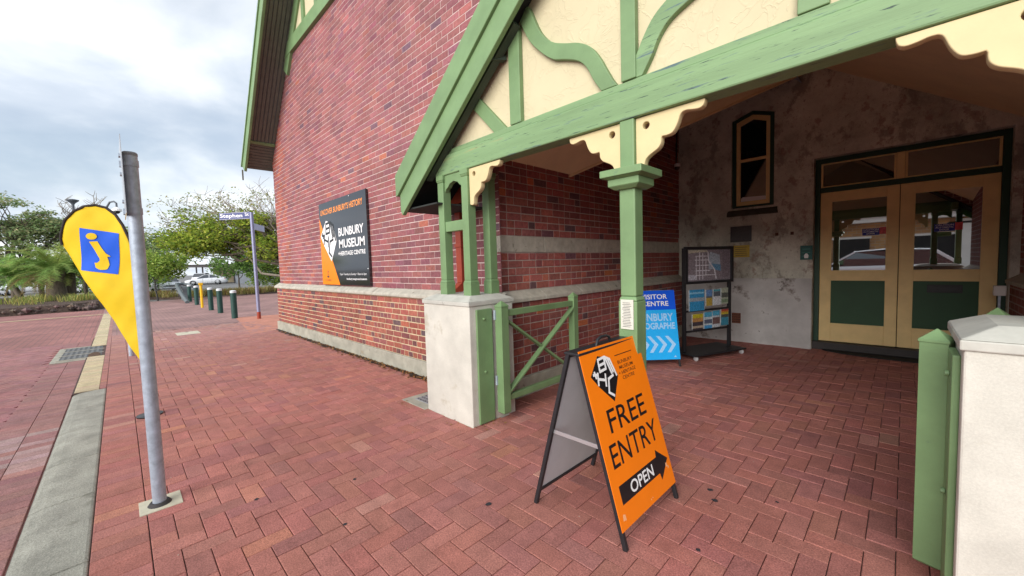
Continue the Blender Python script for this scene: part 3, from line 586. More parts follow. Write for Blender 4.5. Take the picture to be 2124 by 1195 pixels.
# gable: plaster, studs, curved braces
PS = .762; ZR = 2.675 + .76 * (CX + 3.25)
MB().prism([(-3.36, 2.60), (.76, 2.60), (CX, 2.60 + .76 * 2.06)], (0, 2.415, 0), XA, ZA, YA, 0, .05).build("gable_panel", M['plaster'], po_)
def tim(name, poly, m=M['green'], y=2.372, d=.046):
    MB().prism(poly, (0, y, 0), XA, ZA, YA, 0, d).build(name, m, po_, .005)
tim("king_post", [(CX - .015, 2.646), (CX + .085, 2.646), (CX + .085, 4.1), (CX - .015, 4.1)], M['green'], 2.362)
for f in (lambda x: x, mir):
    g = lambda P: P if f(0) == 0 else [(mir(a), b) for a, b in P][::-1]
    tim("stud", g([(-2.333, 2.646), (-2.212, 2.646), (-2.212, 3.40), (-2.333, 3.31)]), M['green'], 2.368)
    tim("strut", g([(-2.82, 2.93), (-2.50, 2.60), (-2.345, 2.60), (-2.735, 3.0)]), M['green'], 2.378)
    Lc = [(-2.20, 3.417), (-2.107, 3.236), (-1.99, 3.101), (-1.878, 3.008), (-1.769, 2.965), (-1.652, 2.911), (-1.583, 2.84), (-1.531, 2.74), (-1.47, 2.646)]
    Rc = [(-1.35, 2.646), (-1.388, 2.70), (-1.437, 2.79), (-1.487, 2.883), (-1.553, 2.97), (-1.649, 3.034), (-1.766, 3.078), (-1.89, 3.141), (-2.001, 3.267), (-2.098, 3.473), (-2.13, 3.49)]
    P = smooth(Lc) + smooth(Rc)
    tim("curved_brace", g(P) if f(0) == 0 else g([(a + .05, b) for a, b in P]), M['green_w'] if f(0) else M['green'], 2.375)
# roof slopes, overhang, bargeboards
for sgn in (-1, 1):
    e = lambda x: (x if sgn < 0 else mir(x))
    th = .30; ridge, eave = CX, -3.98
    zu = lambda x: 2.675 + .76 * (x + 3.25)
    for (ya, yb, xe) in ((2.268, 2.955, eave), (2.957, YB + .6, -2.9)):
        zu = (lambda x: 2.675 + .76 * (x + 3.25)) if ya < 2.5 else (lambda x: 4.0 + .76 * (x + 3.25))
        q = MB(); q.hexa([(e(xe), ya, zu(xe)), (e(ridge), ya, zu(ridge)), (e(ridge), ya, zu(ridge) + th), (e(xe), ya, zu(xe) + th)], [(e(xe), yb, zu(xe)), (e(ridge), yb, zu(ridge)), (e(ridge), yb, zu(ridge) + th), (e(xe), yb, zu(xe) + th)])
        q.build("roof", [mat("dark_roof_lining", (.028, .032, .030), .9, .2, 6)], po_)
    for k, (d0, d1, ya) in enumerate(((-.505, -.262, 2.222), (-.262, -.02, 2.195))):   # vertical offsets of the two boards under the roof top
        zt = lambda x: 2.52 + PS * (x + 3.94)
        xs = -3.90 if k == 0 else -3.945
        tl = [(e(xs), zt(xs) + d1), (e(xs + .01), zt(xs) + (d0 if k else d0 + .10))]
        poly = [(xs, zt(xs) + d1), (xs, zt(xs) + d1 - .17), (xs + .03, zt(xs) + d0 + .02), (xs + .10, zt(xs + .10) + d0 - .0), (CX, zt(CX) + d0), (CX, zt(CX) + d1)] if k == 0 else [(xs, zt(xs) + d1), (xs, zt(xs) + d0 + .02), (xs + .03, zt(xs + .03) + d0), (CX, zt(CX) + d0), (CX, zt(CX) + d1)]
        P = [(e(a), b) for a, b in poly]
        if sgn > 0: P = P[::-1]
        MB().prism(P[::-1], (0, ya, 0), XA, ZA, YA, 0, .045).build("bargeboard", M['green'], po_, .006)
    q = MB(); q.beam((e(-3.5), 2.33, 2.40), (e(-2.2), 2.33, 2.40 + 1.3 * .76), .05, .07, (0, 1, 0)); q.build("rafter", mat("dark_rafter", (.05, .07, .05), .8, .1, 6), po_)
    MB().beam((e(-2.47), 2.25, 3.20), (e(-2.40), 2.40, 3.22), .05, .05).build("roof_cleat", mat("dark_rafter", (.05, .07, .05)), po_)
    MB().box(min(e(-3.98), e(-3.3)), max(e(-3.98), e(-3.3)), 2.28, 2.95, 2.125, 2.14).build("eave_lining", mat("dark_roof_lining", (.028, .032, .030)), po_)
pq = MB().box(cxx - .045, cxx + .045, cyy - .074, cyy - .067, 1.05, 1.245).build("notice_plate", M['plaque_wh'], col)
for k in range(16): MB().box(cxx - .036 + U(0, .012), cxx + .036 - U(0, .015), cyy - .0748, cyy - .0743, 1.065 + k * .0105, 1.068 + k * .0105).build("printed_line", M['plaque_gr'], col)
# ------------------------------------------------------------------ gates
def gate(x, y, label, ln=1.14, rz=0.0):
    g = thing("gate", label, "gate", (x, y, 0), "porch gates")
    for yy, w_ in ((y, .046), (y + ln, .04)):
        q = MB(); sq(q, x, yy, w_, .085, w_, 1.10); sq(q, x, yy, w_ + .004, 1.10, w_ + .004, 1.112); sq(q, x, yy, w_ + .004, 1.112, .002, 1.158); sq(q, x, yy, w_ * .6, .07, w_, .085); q.build("gate_post", M['green'], g, .004)
    a, b = y + .046, y + ln - .04
    for z in (1.035, .215): box("gate_rail", M['green'], g, x - .025, x + .025, a, b, z - .03, z + .03, .005)
    MB().beam((x + .012, a, .27), (x + .012, b, .98), .022, .06, (1, 0, 0)).build("gate_brace", M['green'], g, .004)
    MB().beam((x - .012, a, .98), (x - .012, b, .27), .022, .06, (1, 0, 0)).build("gate_brace", M['green'], g, .004)
    for z in ((.35, .98) if x < 0 else ()): MB().box(x - .05, x - .03, y - .06, y - .047, z, z + .09).build("hinge", M['galv'], g)
    g.rotation_euler.z = rz; return g
gate(-2.70, 2.55, "open green cross-braced gate beside the brick recess wall")
gate(.110, 2.55, "open green gate seen end-on beside the right white pier", 1.14, math.radians(-14.5))
# ------------------------------------------------------------------ signs on and near the building
def logo(parent, O, u, v, n, d, body, ink):
    """faceted badge with the letters B M + H C set on its two faces; unit box 0..1"""
    flatpart("badge", body, parent, [(.40, 0 + 1.0), (.0, .64), (.20, .40), (.63, 0), (1.0, .47), (.83, .89)], O, u, v, n, d)
    mb = MB()
    def bar(a, b, w_):
        a, b = V((a[0], a[1], 0)), V((b[0], b[1], 0)); t = (b - a).normalized(); p = V((-t.y, t.x, 0)) * w_ / 2; a, b = a - t * w_ * .4, b + t * w_ * .4
        mb.flat([tuple((a + p)[:2]), tuple((a - p)[:2]), tuple((b - p)[:2]), tuple((b + p)[:2])], O, u, v, n, d + .0006 + .0001 * len(mb.f))
    W2 = .055
    B = lambda s, t: (.36 + .24 * s + .02 * t, .68 + .24 * t + .02 * s)
    for a, b in (((0, 0), (0, 1)), ((0, 1), (1, 1)), ((0, .5), (1, .5)), ((0, 0), (1, 0)), ((1, 0), (1, 1))): bar(B(*a), B(*b), W2)
    Mm = lambda s, t: (.655 + .165 * s + .12 * (1 - t), .935 - .075 * s - .36 * (1 - t))
    for a, b in (((0, 0), (0, 1)), ((0, 1), (1, 1)), ((.5, .15), (.5, 1)), ((1, 0), (1, 1))): bar(Mm(*a), Mm(*b), W2)
    Hh = lambda s, t: (.26 + .26 * s - .06 * (1 - t), .66 - .07 * s - .22 * (1 - t))
    for a, b in (((0, 0), (0, 1)), ((1, 0), (1, 1)), ((0, .5), (1, .5))): bar(Hh(*a), Hh(*b), W2)
    bar((.10, .66), (.22, .64), W2); bar((.15, .70), (.17, .59), W2)
    for a, b in (((.80, .52), (.60, .48)), ((.60, .48), (.55, .34)), ((.55, .34), (.50, .22)), ((.50, .22), (.66, .12))): bar(a, b, W2)
    mb.build("badge_lettering", ink, parent)
ms = thing("museum_sign", "glossy black and orange museum sign board on the brick wall", "sign", (-7.25, 2.95, 2.0))
SX0, SX1, SZ0, SZ1, SY = -8.30, -6.21, 1.215, 2.80, 2.915
MB().box(SX0, SX1, SY, SY + .04, SZ0, SZ1).build("sign_board", M['gloss_black'], ms, .003)
SO = (0, SY, 0); nY = -YA
flatpart("orange_field", M['orange2'], ms, [(SX0, 2.52), (SX0, SZ0 + .001), (-7.43, SZ0 + .001)], SO, XA, ZA, nY, .001)
logo(ms, (-8.27, SY, 1.66), XA * .78, ZA * .79, nY, .002, M['white'], M['black'])
text("UNCOVER BUNBURY'S HISTORY", M['pale_orange'], ms, SO, XA, ZA, nY, -8.22, -6.33, 2.565, 2.675, .002, .02)
text("BUNBURY", M['white'], ms, SO, XA, ZA, nY, -7.38, -6.34, 2.105, 2.255, .002, .02)
text("MUSEUM", M['white'], ms, SO, XA, ZA, nY, -7.38, -6.32, 1.89, 2.045, .002, .02)
text("+HERITAGE CENTRE", M['white'], ms, SO, XA, ZA, nY, -7.44, -6.31, 1.755, 1.83, .002, .02)
text("Open Tuesday to Sunday \u2022 10am to 4pm", M['white'], ms, SO, XA, ZA, nY, -7.42, -6.31, 1.385, 1.435, .002, .0)
text("bunbury.wa.gov.au/museum", M['white'], ms, SO, XA, ZA, nY, -7.12, -6.31, 1.30, 1.35, .002, .015)
em = MB()
for pl in ([(-8.06, 1.36), (-8.0, 1.345), (-7.93, 1.36), (-7.95, 1.385), (-8.04, 1.385)], [(-8.03, 1.395), (-7.97, 1.395), (-7.985, 1.44), (-8.0, 1.41)], [(-8.0, 1.43), (-7.965, 1.47), (-7.99, 1.50), (-8.015, 1.46)]): em.flat(pl, SO, XA, ZA, nY, .002)
em.build("crest", M['timber_dk'], ms); text("CITY OF BUNBURY", M['timber_dk'], ms, SO, XA, ZA, nY, -8.14, -7.84, 1.285, 1.315, .002, .0)
MB().lathe([(.012, 0), (.012, -.006), (.006, -.01)], (-6.85, SY, 2.77), 10, 'Y').lathe([(.012, 0), (.012, -.006), (.006, -.01)], (-6.24, SY, 1.5), 10, 'Y').build("screw", M['alu'], ms)
# orange A-frame
af = thing("sandwich_board", "orange free entry A-frame sign with black metal legs on the paving", "sign", (-1.3, 2.1, 0), "A-frame signs")
def aframe(root, fA, fB, bA, top, zt, face, back, inner):
    """fA,fB front feet (left,right seen from the front), bA back-left foot, top = mid height ridge offset"""
    fA, fB, bA = V(fA), V(fB), V(bA); u = (fB - fA).normalized(); wd = (fB - fA).length; mid = (fA + bA) / 2
    n_h = (fA - bA); n_h.z = 0; hb = n_h.length / 2; n_h.normalize()
    T = mid + ZA * zt
    vf = (T + n_h * .03 - fA); L = vf.length; vf.normalize(); nf = u.cross(vf)
    vb = (T - n_h * .03 - bA); vb.normalize(); nb = vb.cross(u)
    return fA, bA, u, wd, vf, nf, vb, nb, L, T, n_h
fA, bA, u, wd, vf, nf, vb, nb, AL, T, n_h = aframe(af, (-.990, 1.755, 0), (-.985, 2.405, 0), (-1.610, 1.755, 0), 0, .995, 0, 0, 0)
for F, vv in ((fA, vf), (bA, vb)):
    for s in (.012, wd - .012): MB().beam(F + u * s, F + u * s + vv * AL, .024, .024, u).build("leg", M['steel_dk'], af, .003)
    for h in (.10, AL - .02): MB().beam(F + vv * h + u * .024, F + vv * h + u * (wd - .024), .022, .022, vv).build("cross_bar", M['steel_dk'], af, .003)
pn = MB().prism([(0, .095), (wd, .095), (wd, AL + .01), (0, AL + .01)], fA, u, vf, nf, .0125, .0165).build("front_panel", M['orange'], af)
MB().prism([(.024, .11), (wd - .024, .11), (wd - .024, AL - .03), (.024, AL - .03)], fA, u, vf, nf, -.006, .0).build("panel_backing", M['grey_board'], af)
MB().prism([(.024, .11), (wd - .024, .11), (wd - .024, AL - .03), (.024, AL - .03)], bA, u, vb, nb, -.002, .006).build("back_panel", M['grey_board'], af)
MB().box(-1.352, -1.248, 1.75, 2.41, .983, .998).build("top_cap", M['steel_dk'], af, .004)
hp = [V((-1.30, 2.0, .995)), V((-1.30, 2.015, 1.03)), V((-1.30, 2.05, 1.043)), V((-1.30, 2.11, 1.043)), V((-1.30, 2.145, 1.03)), V((-1.30, 2.16, .995))]
MB().tube(hp, .009, 8).build("handle", M['steel_dk'], af)
MB().beam(fA + vf * .52 + u * .02 - nf * .005, bA + vb * .52 + u * .02 - nb * .005, .004, .022, ZA).build("stay", M['alu'], af)
MB().beam(fA + vf * .52 + u * (wd - .02), bA + vb * .52 + u * (wd - .02), .004, .022, ZA).build("stay", M['alu'], af)
k = wd / .65; fD = .0168
logo(pn, fA + u * .055 + vf * .715, u * .265, vf * .275, nf, fD, M['black'], M['white'])
flatpart("rule_line", M['black'], pn, [(.335, .957), (.535, .957), (.535, .962), (.335, .962)], fA, u, vf, nf, fD)
for t, a, b, y in (("BUNBURY", .35, .52, .905), ("MUSEUM", .355, .515, .873), ("+ HERITAGE", .335, .535, .841), ("CENTRE", .365, .505, .809)): text(t, M['black'], pn, fA, u, vf, nf, a, b, y, y + .021, fD, .005)
text("FREE", M['black'], pn, fA, u, vf, nf, .115, .53, .565, .69, fD, .005)
text("ENTRY", M['black'], pn, fA, u, vf, nf, .06, .59, .39, .515, fD, .005)
flatpart("arrow", M['black'], pn, [(.06, .207), (.495, .207), (.505, .165), (.625, .254), (.505, .342), (.495, .303), (.06, .303)], fA, u, vf, nf, fD)
text("OPEN", M['white'], pn, fA, u, vf, nf, .165, .43, .222, .288, fD + .0008, .015)
sc1 = MB()
for (a, b, s) in ((.58, .215, .022), (.60, .20, .015), (.03, .14, .03), (.33, .12, .008), (.35, .123, .007)): sc1.flat([(a, b), (a + s, b - s * .2), (a + s * .9, b + s * .8), (a + s * .2, b + s)], fA, u, vf, nf, fD + .0003)
sc1.build("scuff_mark", mat("scuffed_print", (.85, .42, .20), .6, .1, 20), pn)
# blue A-frame
bf = thing("sandwich_board", "bright blue visitor centre A-frame sign standing behind the green column", "sign", (-2.4, 5.28, 0), "A-frame signs")
fA, bA, u, wd, vf, nf, vb, nb, AL, T, n_h = aframe(bf, (-2.62, 5.06, 0), (-2.19, 5.49, 0), (-3.0, 5.44, 0), 0, 1.055, 0, 0, 0)
for F, vv in ((fA, vf), (bA, vb)):
    for s in (.012, wd - .012): MB().beam(F + u * s, F + u * s + vv * AL, .024, .024, u).build("leg", M['steel_dk'], bf, .003)
p2 = MB().prism([(0, .10), (wd, .10), (wd, AL), (0, AL)], fA, u, vf, nf, .0125, .0165).build("front_panel", M['blue_lt'], bf)
MB().prism([(0, .10), (wd, .10), (wd, AL), (0, AL)], bA, u, vb, nb, -.004, .0).build("back_panel", M['grey_board'], bf)
flatpart("blue_header", M['blue_dk'], p2, [(0, AL - .28), (wd, AL - .28), (wd, AL - .001), (0, AL - .001)], fA, u, vf, nf, .0172)
text("VISITOR", M['white'], p2, fA, u, vf, nf, .12, .50, AL - .125, AL - .055, .0178, .015)
text("CENTRE", M['white'], p2, fA, u, vf, nf, .13, .51, AL - .225, AL - .155, .0178, .015)
text("BUNBURY", M['blue_pale'], p2, fA, u, vf, nf, .04, .56, .64, .75, .0172, .03)
text("GEOGRAPHE", M['blue_pale'], p2, fA, u, vf, nf, .03, .575, .525, .62, .0172, .03)
for i in range(4):
    a = .06 + i * .125; flatpart("chevron", M['blue_pale'], p2, [(a, .20), (a + .05, .20), (a + .13, .31), (a + .03, .43), (a - .02, .43), (a + .075, .31)], fA, u, vf, nf, .0172)
flatpart("small_mark", M['blue_pale'], p2, [(.52, .13), (.56, .13), (.54, .16)], fA, u, vf, nf, .0172)
# brochure stand with map
st = thing("display_stand", "black wheeled stand holding a framed town map against the rendered wall", "stand", (-2.15, 6.45, 0))
a = V((-2.337, 5.99, 0)); b = V((-1.974, 6.87, 0)); u = (b - a).normalized(); sw_ = (b - a).length; n = u.cross(ZA); O = a
for s in (0, sw_): MB().beam(a + u * s + ZA * .09, a + u * s + ZA * 1.66, .045, .045, u).build("upright", M['steel_dk'], st, .003)
MB().prism([(-.06, .07), (sw_ + .06, .07), (sw_ + .06, .095), (-.06, .095)], O, u, ZA, n, -.28, .26).build("base", M['steel_dk'], st, .004)
fr = MB()
for q in ((-.03, sw_ + .03, 1.635, 1.68), (-.03, sw_ + .03, 1.12, 1.16), (-.03, .02, 1.16, 1.635), (sw_ - .02, sw_ + .03, 1.16, 1.635)): fr.prism([(q[0], q[2]), (q[1], q[2]), (q[1], q[3]), (q[0], q[3])], O, u, ZA, n, .02, .06)
mo = fr.build("map_frame", M['steel_dk'], st, .003)
mb = MB(); mb.flat([(.02, 1.16), (sw_ - .02, 1.16), (sw_ - .02, 1.635), (.02, 1.635)], O, u, ZA, n, .035, 0, (.24, .21, .24))
mb.flat([(.47, 1.33), (.72, 1.33), (.70, 1.55), (.50, 1.60), (.46, 1.5)], O, u, ZA, n, .036, 0, (.36, .42, .50)); mb.flat([(.55, 1.33), (.72, 1.30), (.72, 1.40), (.52, 1.42)], O, u, ZA, n, .0365, 0, (.12, .28, .45))
mb.flat([(.04, 1.18), (.22, 1.18), (.22, 1.25), (.04, 1.26)], O, u, ZA, n, .036, 0, (.45, .45, .52)); mb.flat([(.05, 1.58), (.45, 1.60), (.42, 1.63), (.05, 1.63)], O, u, ZA, n, .036, 0, (.50, .47, .38)); mb.flat([(.76, 1.2), (sw_ - .04, 1.2), (sw_ - .04, 1.6), (.76, 1.6)], O, u, ZA, n, .036, 0, (.20, .17, .20))
for c, z0, z1 in ((.20, 1.18, 1.53), (.27, 1.18, 1.60), (.335, 1.18, 1.58), (.40, 1.25, 1.5)): mb.flat([(c, z0), (c + .014, z0), (c + .014, z1), (c, z1)], O, u, ZA, n, .037, 0, (.68, .68, .74))
for z, c0, c1 in ((1.24, .20, .62), (1.31, .19, .50), (1.39, .19, .48), (1.47, .18, .45), (1.53, .19, .44)): mb.flat([(c0, z), (c1, z), (c1, z + .012), (c0, z + .012)], O, u, ZA, n, .0373, 0, (.68, .68, .74))
mb.flat([(.44, 1.60), (.46, 1.60), (.47, 1.47), (.60, 1.33), (.64, 1.18), (.61, 1.18), (.575, 1.32), (.45, 1.46)], O, u, ZA, n, .0377, 0, (.66, .66, .72)); mb.build("map", M['skin_print'], mo)
for s, t in ((.0, .22), (sw_, .22), (0, -.22), (sw_, -.22)):
    c = a + u * s + n * t; cs = MB(); cs.lathe([(.012, -.012), (.034, -.010), (.034, .010), (.012, .012)], (c.x, c.y, .034), 12, 'Y').box(c.x - .02, c.x + .02, c.y - .02, c.y + .02, .055, .072); cs.build("caster", M['alu'], st)
MB().prism([(.0, .38), (sw_, .38), (sw_, .41), (0, .41)], O, u, ZA, n, -.01, .01).prism([(.0, .69), (sw_, .69), (sw_, .72), (0, .72)], O, u, ZA, n, -.01, .01).build("shelf_rail", M['steel_dk'], st)
def brochure(x0, x1, z0, z1, label, bands):
    mb = MB(); mb.prism([(x0, z0), (x1, z0), (x1, z1), (x0, z1)], O, u, ZA, n, .012, .022, 0, (.55, .6, .62)); h = z1 - z0
    for i, (f0, f1, c) in enumerate(bands): mb.flat([(x0 + .004, z0 + h * f0), (x1 - .004, z0 + h * f0), (x1 - .004, z0 + h * f1), (x0 + .004, z0 + h * f1)], O, u, ZA, n, .0226 + i * .0004, 0, c)
    tag(mb.build("brochure", M['skin_print'], None), label, "brochure", "brochures on the display stand")
brochure(.08, .395, .705, 1.03, "large blue brochure with a pale headland on the display stand's upper row", [(0, 1, (.04, .26, .50)), (.45, .62, (.30, .36, .42)), (.8, .88, (.25, .5, .68))])
brochure(.425, .56, .765, 1.015, "brochure with golden field under blue sky, upper row of the display stand", [(0, .5, (.42, .30, .06)), (.5, 1, (.12, .24, .48)), (.5, .6, (.10, .12, .14))])
brochure(.58, .735, .765, 1.02, "white and teal brochure with a small photo, upper row of the display stand", [(0, 1, (.55, .58, .62)), (.55, .85, (.10, .12, .15)), (.86, .97, (.05, .30, .36))])
brochure(.75, .905, .775, 1.03, "pale green brochure farthest right in the upper row of the display stand", [(0, 1, (.36, .40, .32)), (.4, .7, (.10, .11, .10)), (.1, .3, (.20, .28, .18))])
brochure(.14, .365, .415, .655, "yellow topped brochure with crowd picture, lower row of the display stand", [(0, .5, (.06, .05, .06)), (.5, .75, (.42, .22, .08)), (.75, 1, (.46, .40, .03)), (.1, .25, (.40, .34, .26))])
brochure(.385, .555, .415, .67, "left of the two twin blue white leaflets on the display stand's lower row", [(0, 1, (.50, .58, .62)), (.7, 1, (.08, .34, .52)), (.3, .55, (.10, .12, .18)), (0, .2, (.06, .28, .55))])
brochure(.56, .72, .42, .68, "right of the two twin blue white leaflets on the display stand's lower row", [(0, 1, (.50, .55, .60)), (.7, 1, (.08, .36, .55)), (.2, .6, (.16, .10, .10))])
brochure(.745, .915, .435, .69, "brochure with rainbow striped top, lower row of the display stand", [(0, .5, (.05, .26, .38)), (.5, .68, (.08, .09, .08)), (.68, .8, (.48, .40, .05)), (.8, .9, (.50, .20, .04)), (.9, 1, (.40, .05, .05))])
# plaques and small fittings on the rear wall
def plaque(name, label, cat, m, x0, x1, z0, z1, lines=0, ink=None, d=.018):
    t = thing(name, label, cat, ((x0 + x1) / 2, YB, z0)); box("plate", m, t, x0, x1, YB - d, YB + .002, z0, z1, .003)
    for k in range(lines):
        z = z1 - (z1 - z0) * (k + 1) / (lines + 1); MB().box(x0 + (x1 - x0) * U(.1, .2), x1 - (x1 - x0) * U(.1, .2), YB - d - .0012, YB - d - .0006, z - .004, z + .004).build("printed_line", ink, t)
    return t
plaque("wall_plaque", "dark grey metal plaque under the arched window", "plaque", M['plaque_gr'], -2.21, -1.88, 1.77, 2.045, 0)
plaque("wall_plaque", "yellow brass notice plaque just above the display stand's map", "plaque", M['plaque_br'], -2.17, -1.91, 1.50, 1.71, 5, M['timber_dk'])
tq = plaque("wall_sign", "small dark teal pictogram sign left of the doors", "sign", M['teal'], -1.19, -1.03, 1.43, 1.655, 3, mat("teal_print", (.05, .25, .22), .5))
MB().flat([(-1.135, 1.455), (-1.085, 1.455), (-1.08, 1.50), (-1.10, 1.53), (-1.12, 1.53), (-1.14, 1.50)], (0, YB - .0195, 0), XA, ZA, -YA, .001).build("pictogram", M['white'], tq)
av = thing("air_brick", "terracotta air vent low in the rendered wall", "vent", (-2.1, YB, .33)); box("vent_plate", mat("terracotta", (.20, .075, .045), .85, .15, 20), av, -2.175, -2.035, YB - .05, YB - .03, .33, .515, .003)
for i in range(4):
    for j in range(4): MB().box(-2.165 + i * .033, -2.148 + i * .033, YB - .0515, YB - .0495, .35 + j * .041, .368 + j * .041).build("vent_hole", M['dark'], av)
for x in (-1.535, -1.325): tag(box("wall_stud_plate", M['red'] if False else mat("rusty_plate", (.10, .05, .035), .8, .2, 20), None, x, x + .045, YB - .008, YB + .003, 1.84, 1.89, .002), "left small rusty fixing plate on the rendered wall" if x < -1.4 else "right small rusty fixing plate on the rendered wall", "fixing")
cm = thing("security_camera", "white dome camera in the corner of the porch recess", "camera", (-3.05, 7.55, 3.2))
MB().lathe([(.05, 0), (.055, .03), (.05, .06)], (XS + .07, 7.55, 3.23), 14, 'Z').build("camera_base", M['white'], cm); MB().lathe([(.012, -.055), (.034, -.045), (.046, -.015), (.048, 0)], (XS + .07, 7.55, 3.23), 14, 'Z').build("camera_lens", M['black'], cm)
MB().tube([(XS + .02, 7.62, 3.28), (XS + .02, 7.66, 3.9)], .012, 6).build("cable", M['black'], cm)
mt = MB(); pts = [(.0 + .88 * math.cos(t * math.pi / 24) * 1.0, 7.83 - .30 * math.sin(t * math.pi / 24)) for t in range(25)]
mt.hexa([(x - .02, y, .001) for x, y in pts], [(x - .02, y, .014) for x, y in pts]); tag(mt.build("door_mat", M['rubber'], None), "black half-oval rubber mat in front of the doors", "mat")
sb_ = thing("white_box", "small white box on a stem right of the doors", "box", (.80, 7.3, 0)); MB().box(.76, .86, 7.36, 7.44, .95, 1.07).build("housing", M['lamp'], sb_, .01); MB().box(.80, .82, 7.39, 7.41, 0, .95).build("stem", M['galv'], sb_)  # plain white box on a thin stem
# ------------------------------------------------------------------ galvanised pole, banner, drains
gp_ = thing("sign_pole", "galvanised steel pole set in a pale square footing by the kerb", "pole", (-3.43, .10, 0))
MB().tube([(-3.43, .10, 0), (-3.43, .10, 2.25)], .036, 24).build("pole_shaft", M['galv'], gp_)
MB().lathe([(.037, 2.245), (.038, 2.26), (.032, 2.268)], (-3.43, .10, 0), 24).build("pole_cap", mat("grey_cap", (.25, .27, .29), .6, .1, 10), gp_)
for z in (2.20, 1.905):
    MB().lathe([(.0365, z - .02), (.0395, z - .02), (.0395, z + .02), (.0365, z + .02)], (-3.43, .10, 0), 24).box(-3.50, -3.47, .050, .075, z - .018, z + .018).build("clamp", M['galv'], gp_)
MB().tube([(-3.43, .10, .004), (-3.43, .10, .022)], [.062, .048], 20).build("collar", M['timber_dk'], gp_)
sp = MB().box(-3.70, -3.28, .0585, .0625, 1.875, 2.335).build("sign_plate", M['alu'], gp_)
for z in (2.245, 2.13, 1.96, 1.888): MB().box(-3.52, -3.46, .050, .068, z, z + .016).build("plate_rail", M['galv'], gp_)
tag(MB().box(-3.54, -3.335, 0, .21, -.02, .0045).build("pole_footing", M['pale_conc'], None, .002), "pale concrete square footing plate around the galvanised pole", "footing")
# teardrop banner
fg = thing("feather_banner", "yellow teardrop banner flag with blue information symbol behind the steel pole", "flag", (-5.73, .118, 0))
F = V((-5.73, .118, 0)); fu = V((.571, .821, 0)); fn_ = V((.821, -.571, 0))
edge = [(.022, .576), (-.30, 1.22), (-.603, 1.836), (-.603, 1.90), (-.58, 1.963), (-.534, 2.079), (-.463, 2.174), (-.386, 2.227), (-.302, 2.241), (-.221, 2.216), (-.134, 2.14), (-.068, 2.031), (-.013, 1.889), (.015, 1.757), (.027, 1.537), (.032, 1.093)]
def wave(a, z): return .02 * math.sin(a * 9 + z * 3) + .012 * math.sin(z * 11 + a * 4) + .004 * math.sin(40 * a + 26 * z) * max(0, min(1, (z - 1.95) * 4)) + .002 * math.sin(30 * a - 20 * z) + .05 * max(0, -a - .2) ** 2
mb = MB(); rows = []; zs = [.576 + (2.241 - .576) * i / 44 for i in range(45)]
def span(z):
    xs = []
    for i in range(len(edge)):
        (a, p), (b, q) = edge[i], edge[(i + 1) % len(edge)]
        if (p - z) * (q - z) <= 0 and abs(p - q) > 1e-6: xs.append(a + (b - a) * (z - p) / (q - p))
    return (min(xs), max(xs)) if xs else None
for z in zs:
    s = span(min(max(z, .577), 2.2405)); rows.append([(s[0] + (s[1] - s[0]) * k / 14, z) for k in range(15)])
vs_ = [F + fu * a + ZA * z + fn_ * wave(a, z) for r in rows for a, z in r]
mb.add(vs_, [(i * 15 + k, i * 15 + k + 1, (i + 1) * 15 + k + 1, (i + 1) * 15 + k) for i in range(44) for k in range(14)], 0, True)
cloth = mb.build("banner_cloth", M['flag'], fg); so = cloth.modifiers.new("solid", 'SOLIDIFY'); so.thickness = .0015
def onflag(name, m, poly, d, sub=3):
    me = bmesh.new(); f = me.faces.new([me.verts.new((a, z, 0)) for a, z in poly]); bmesh.ops.triangulate(me, faces=[f])
    for _ in range(sub): bmesh.ops.subdivide_edges(me, edges=me.edges[:], cuts=1, use_grid_fill=True)
    q = MB(); me.verts.ensure_lookup_table(); me.verts.index_update()
    q.add([F + fu * v.co.x + ZA * v.co.y + fn_ * (wave(v.co.x, v.co.y) + d) for v in me.verts], [[v.index for v in f.verts] for f in me.faces], 0, True); me.free(); return q.build(name, m, cloth)
onflag("blue_square", M['flagblue'], [(-.419, 2.004), (-.448, 1.575), (-.142, 1.521), (-.103, 1.945)], .004, 4)
onflag("symbol_dot", M['flag'], [(-.327 + .043 * math.cos(t * math.pi / 8), 1.917 + .034 * math.sin(t * math.pi / 8)) for t in range(16)], .009, 2)
onflag("symbol_stem", M['flag'], [(-.351, 1.863), (-.32, 1.78), (-.298, 1.722), (-.284, 1.69), (-.284, 1.667), (-.304, 1.646), (-.326, 1.647), (-.317, 1.597), (-.295, 1.578), (-.273, 1.571), (-.245, 1.572), (-.225, 1.578), (-.209, 1.621), (-.215, 1.665), (-.223, 1.705), (-.195, 1.708), (-.231, 1.742), (-.26, 1.80), (-.286, 1.866)], .009, 2)
hem = edge[2:13]
MB().tube([F + fu * a + ZA * z + fn_ * (wave(a, z)) for a, z in hem + [(.022, 1.70), (.032, 1.5)]], .013, 8).build("pole_sleeve", M['flagblack'], fg)
MB().tube([F + fu * .032 + ZA * z for z in (0, .3, .58, 1.1, 1.5)], .011, 8).build("banner_pole", M['black'], fg)
MB().lathe([(.11, .002), (.11, .012), (.02, .03), (.018, .12)], (F.x + .02, F.y + .03, 0), 16).build("banner_base", M['black'], fg)
fp = thing("short_steel_post", "short grey steel post behind the yellow banner", "post", (-10.27, .09, 0)); MB().tube([(-10.27, .09, 0), (-10.27, .09, .95)], .04, 14).build("post_shaft", M['galv'], fp); MB().lathe([(.041, .95), (.042, .965), (.03, .975)], (-10.27, .09, 0), 14).build("post_cap", M['galv'], fp)
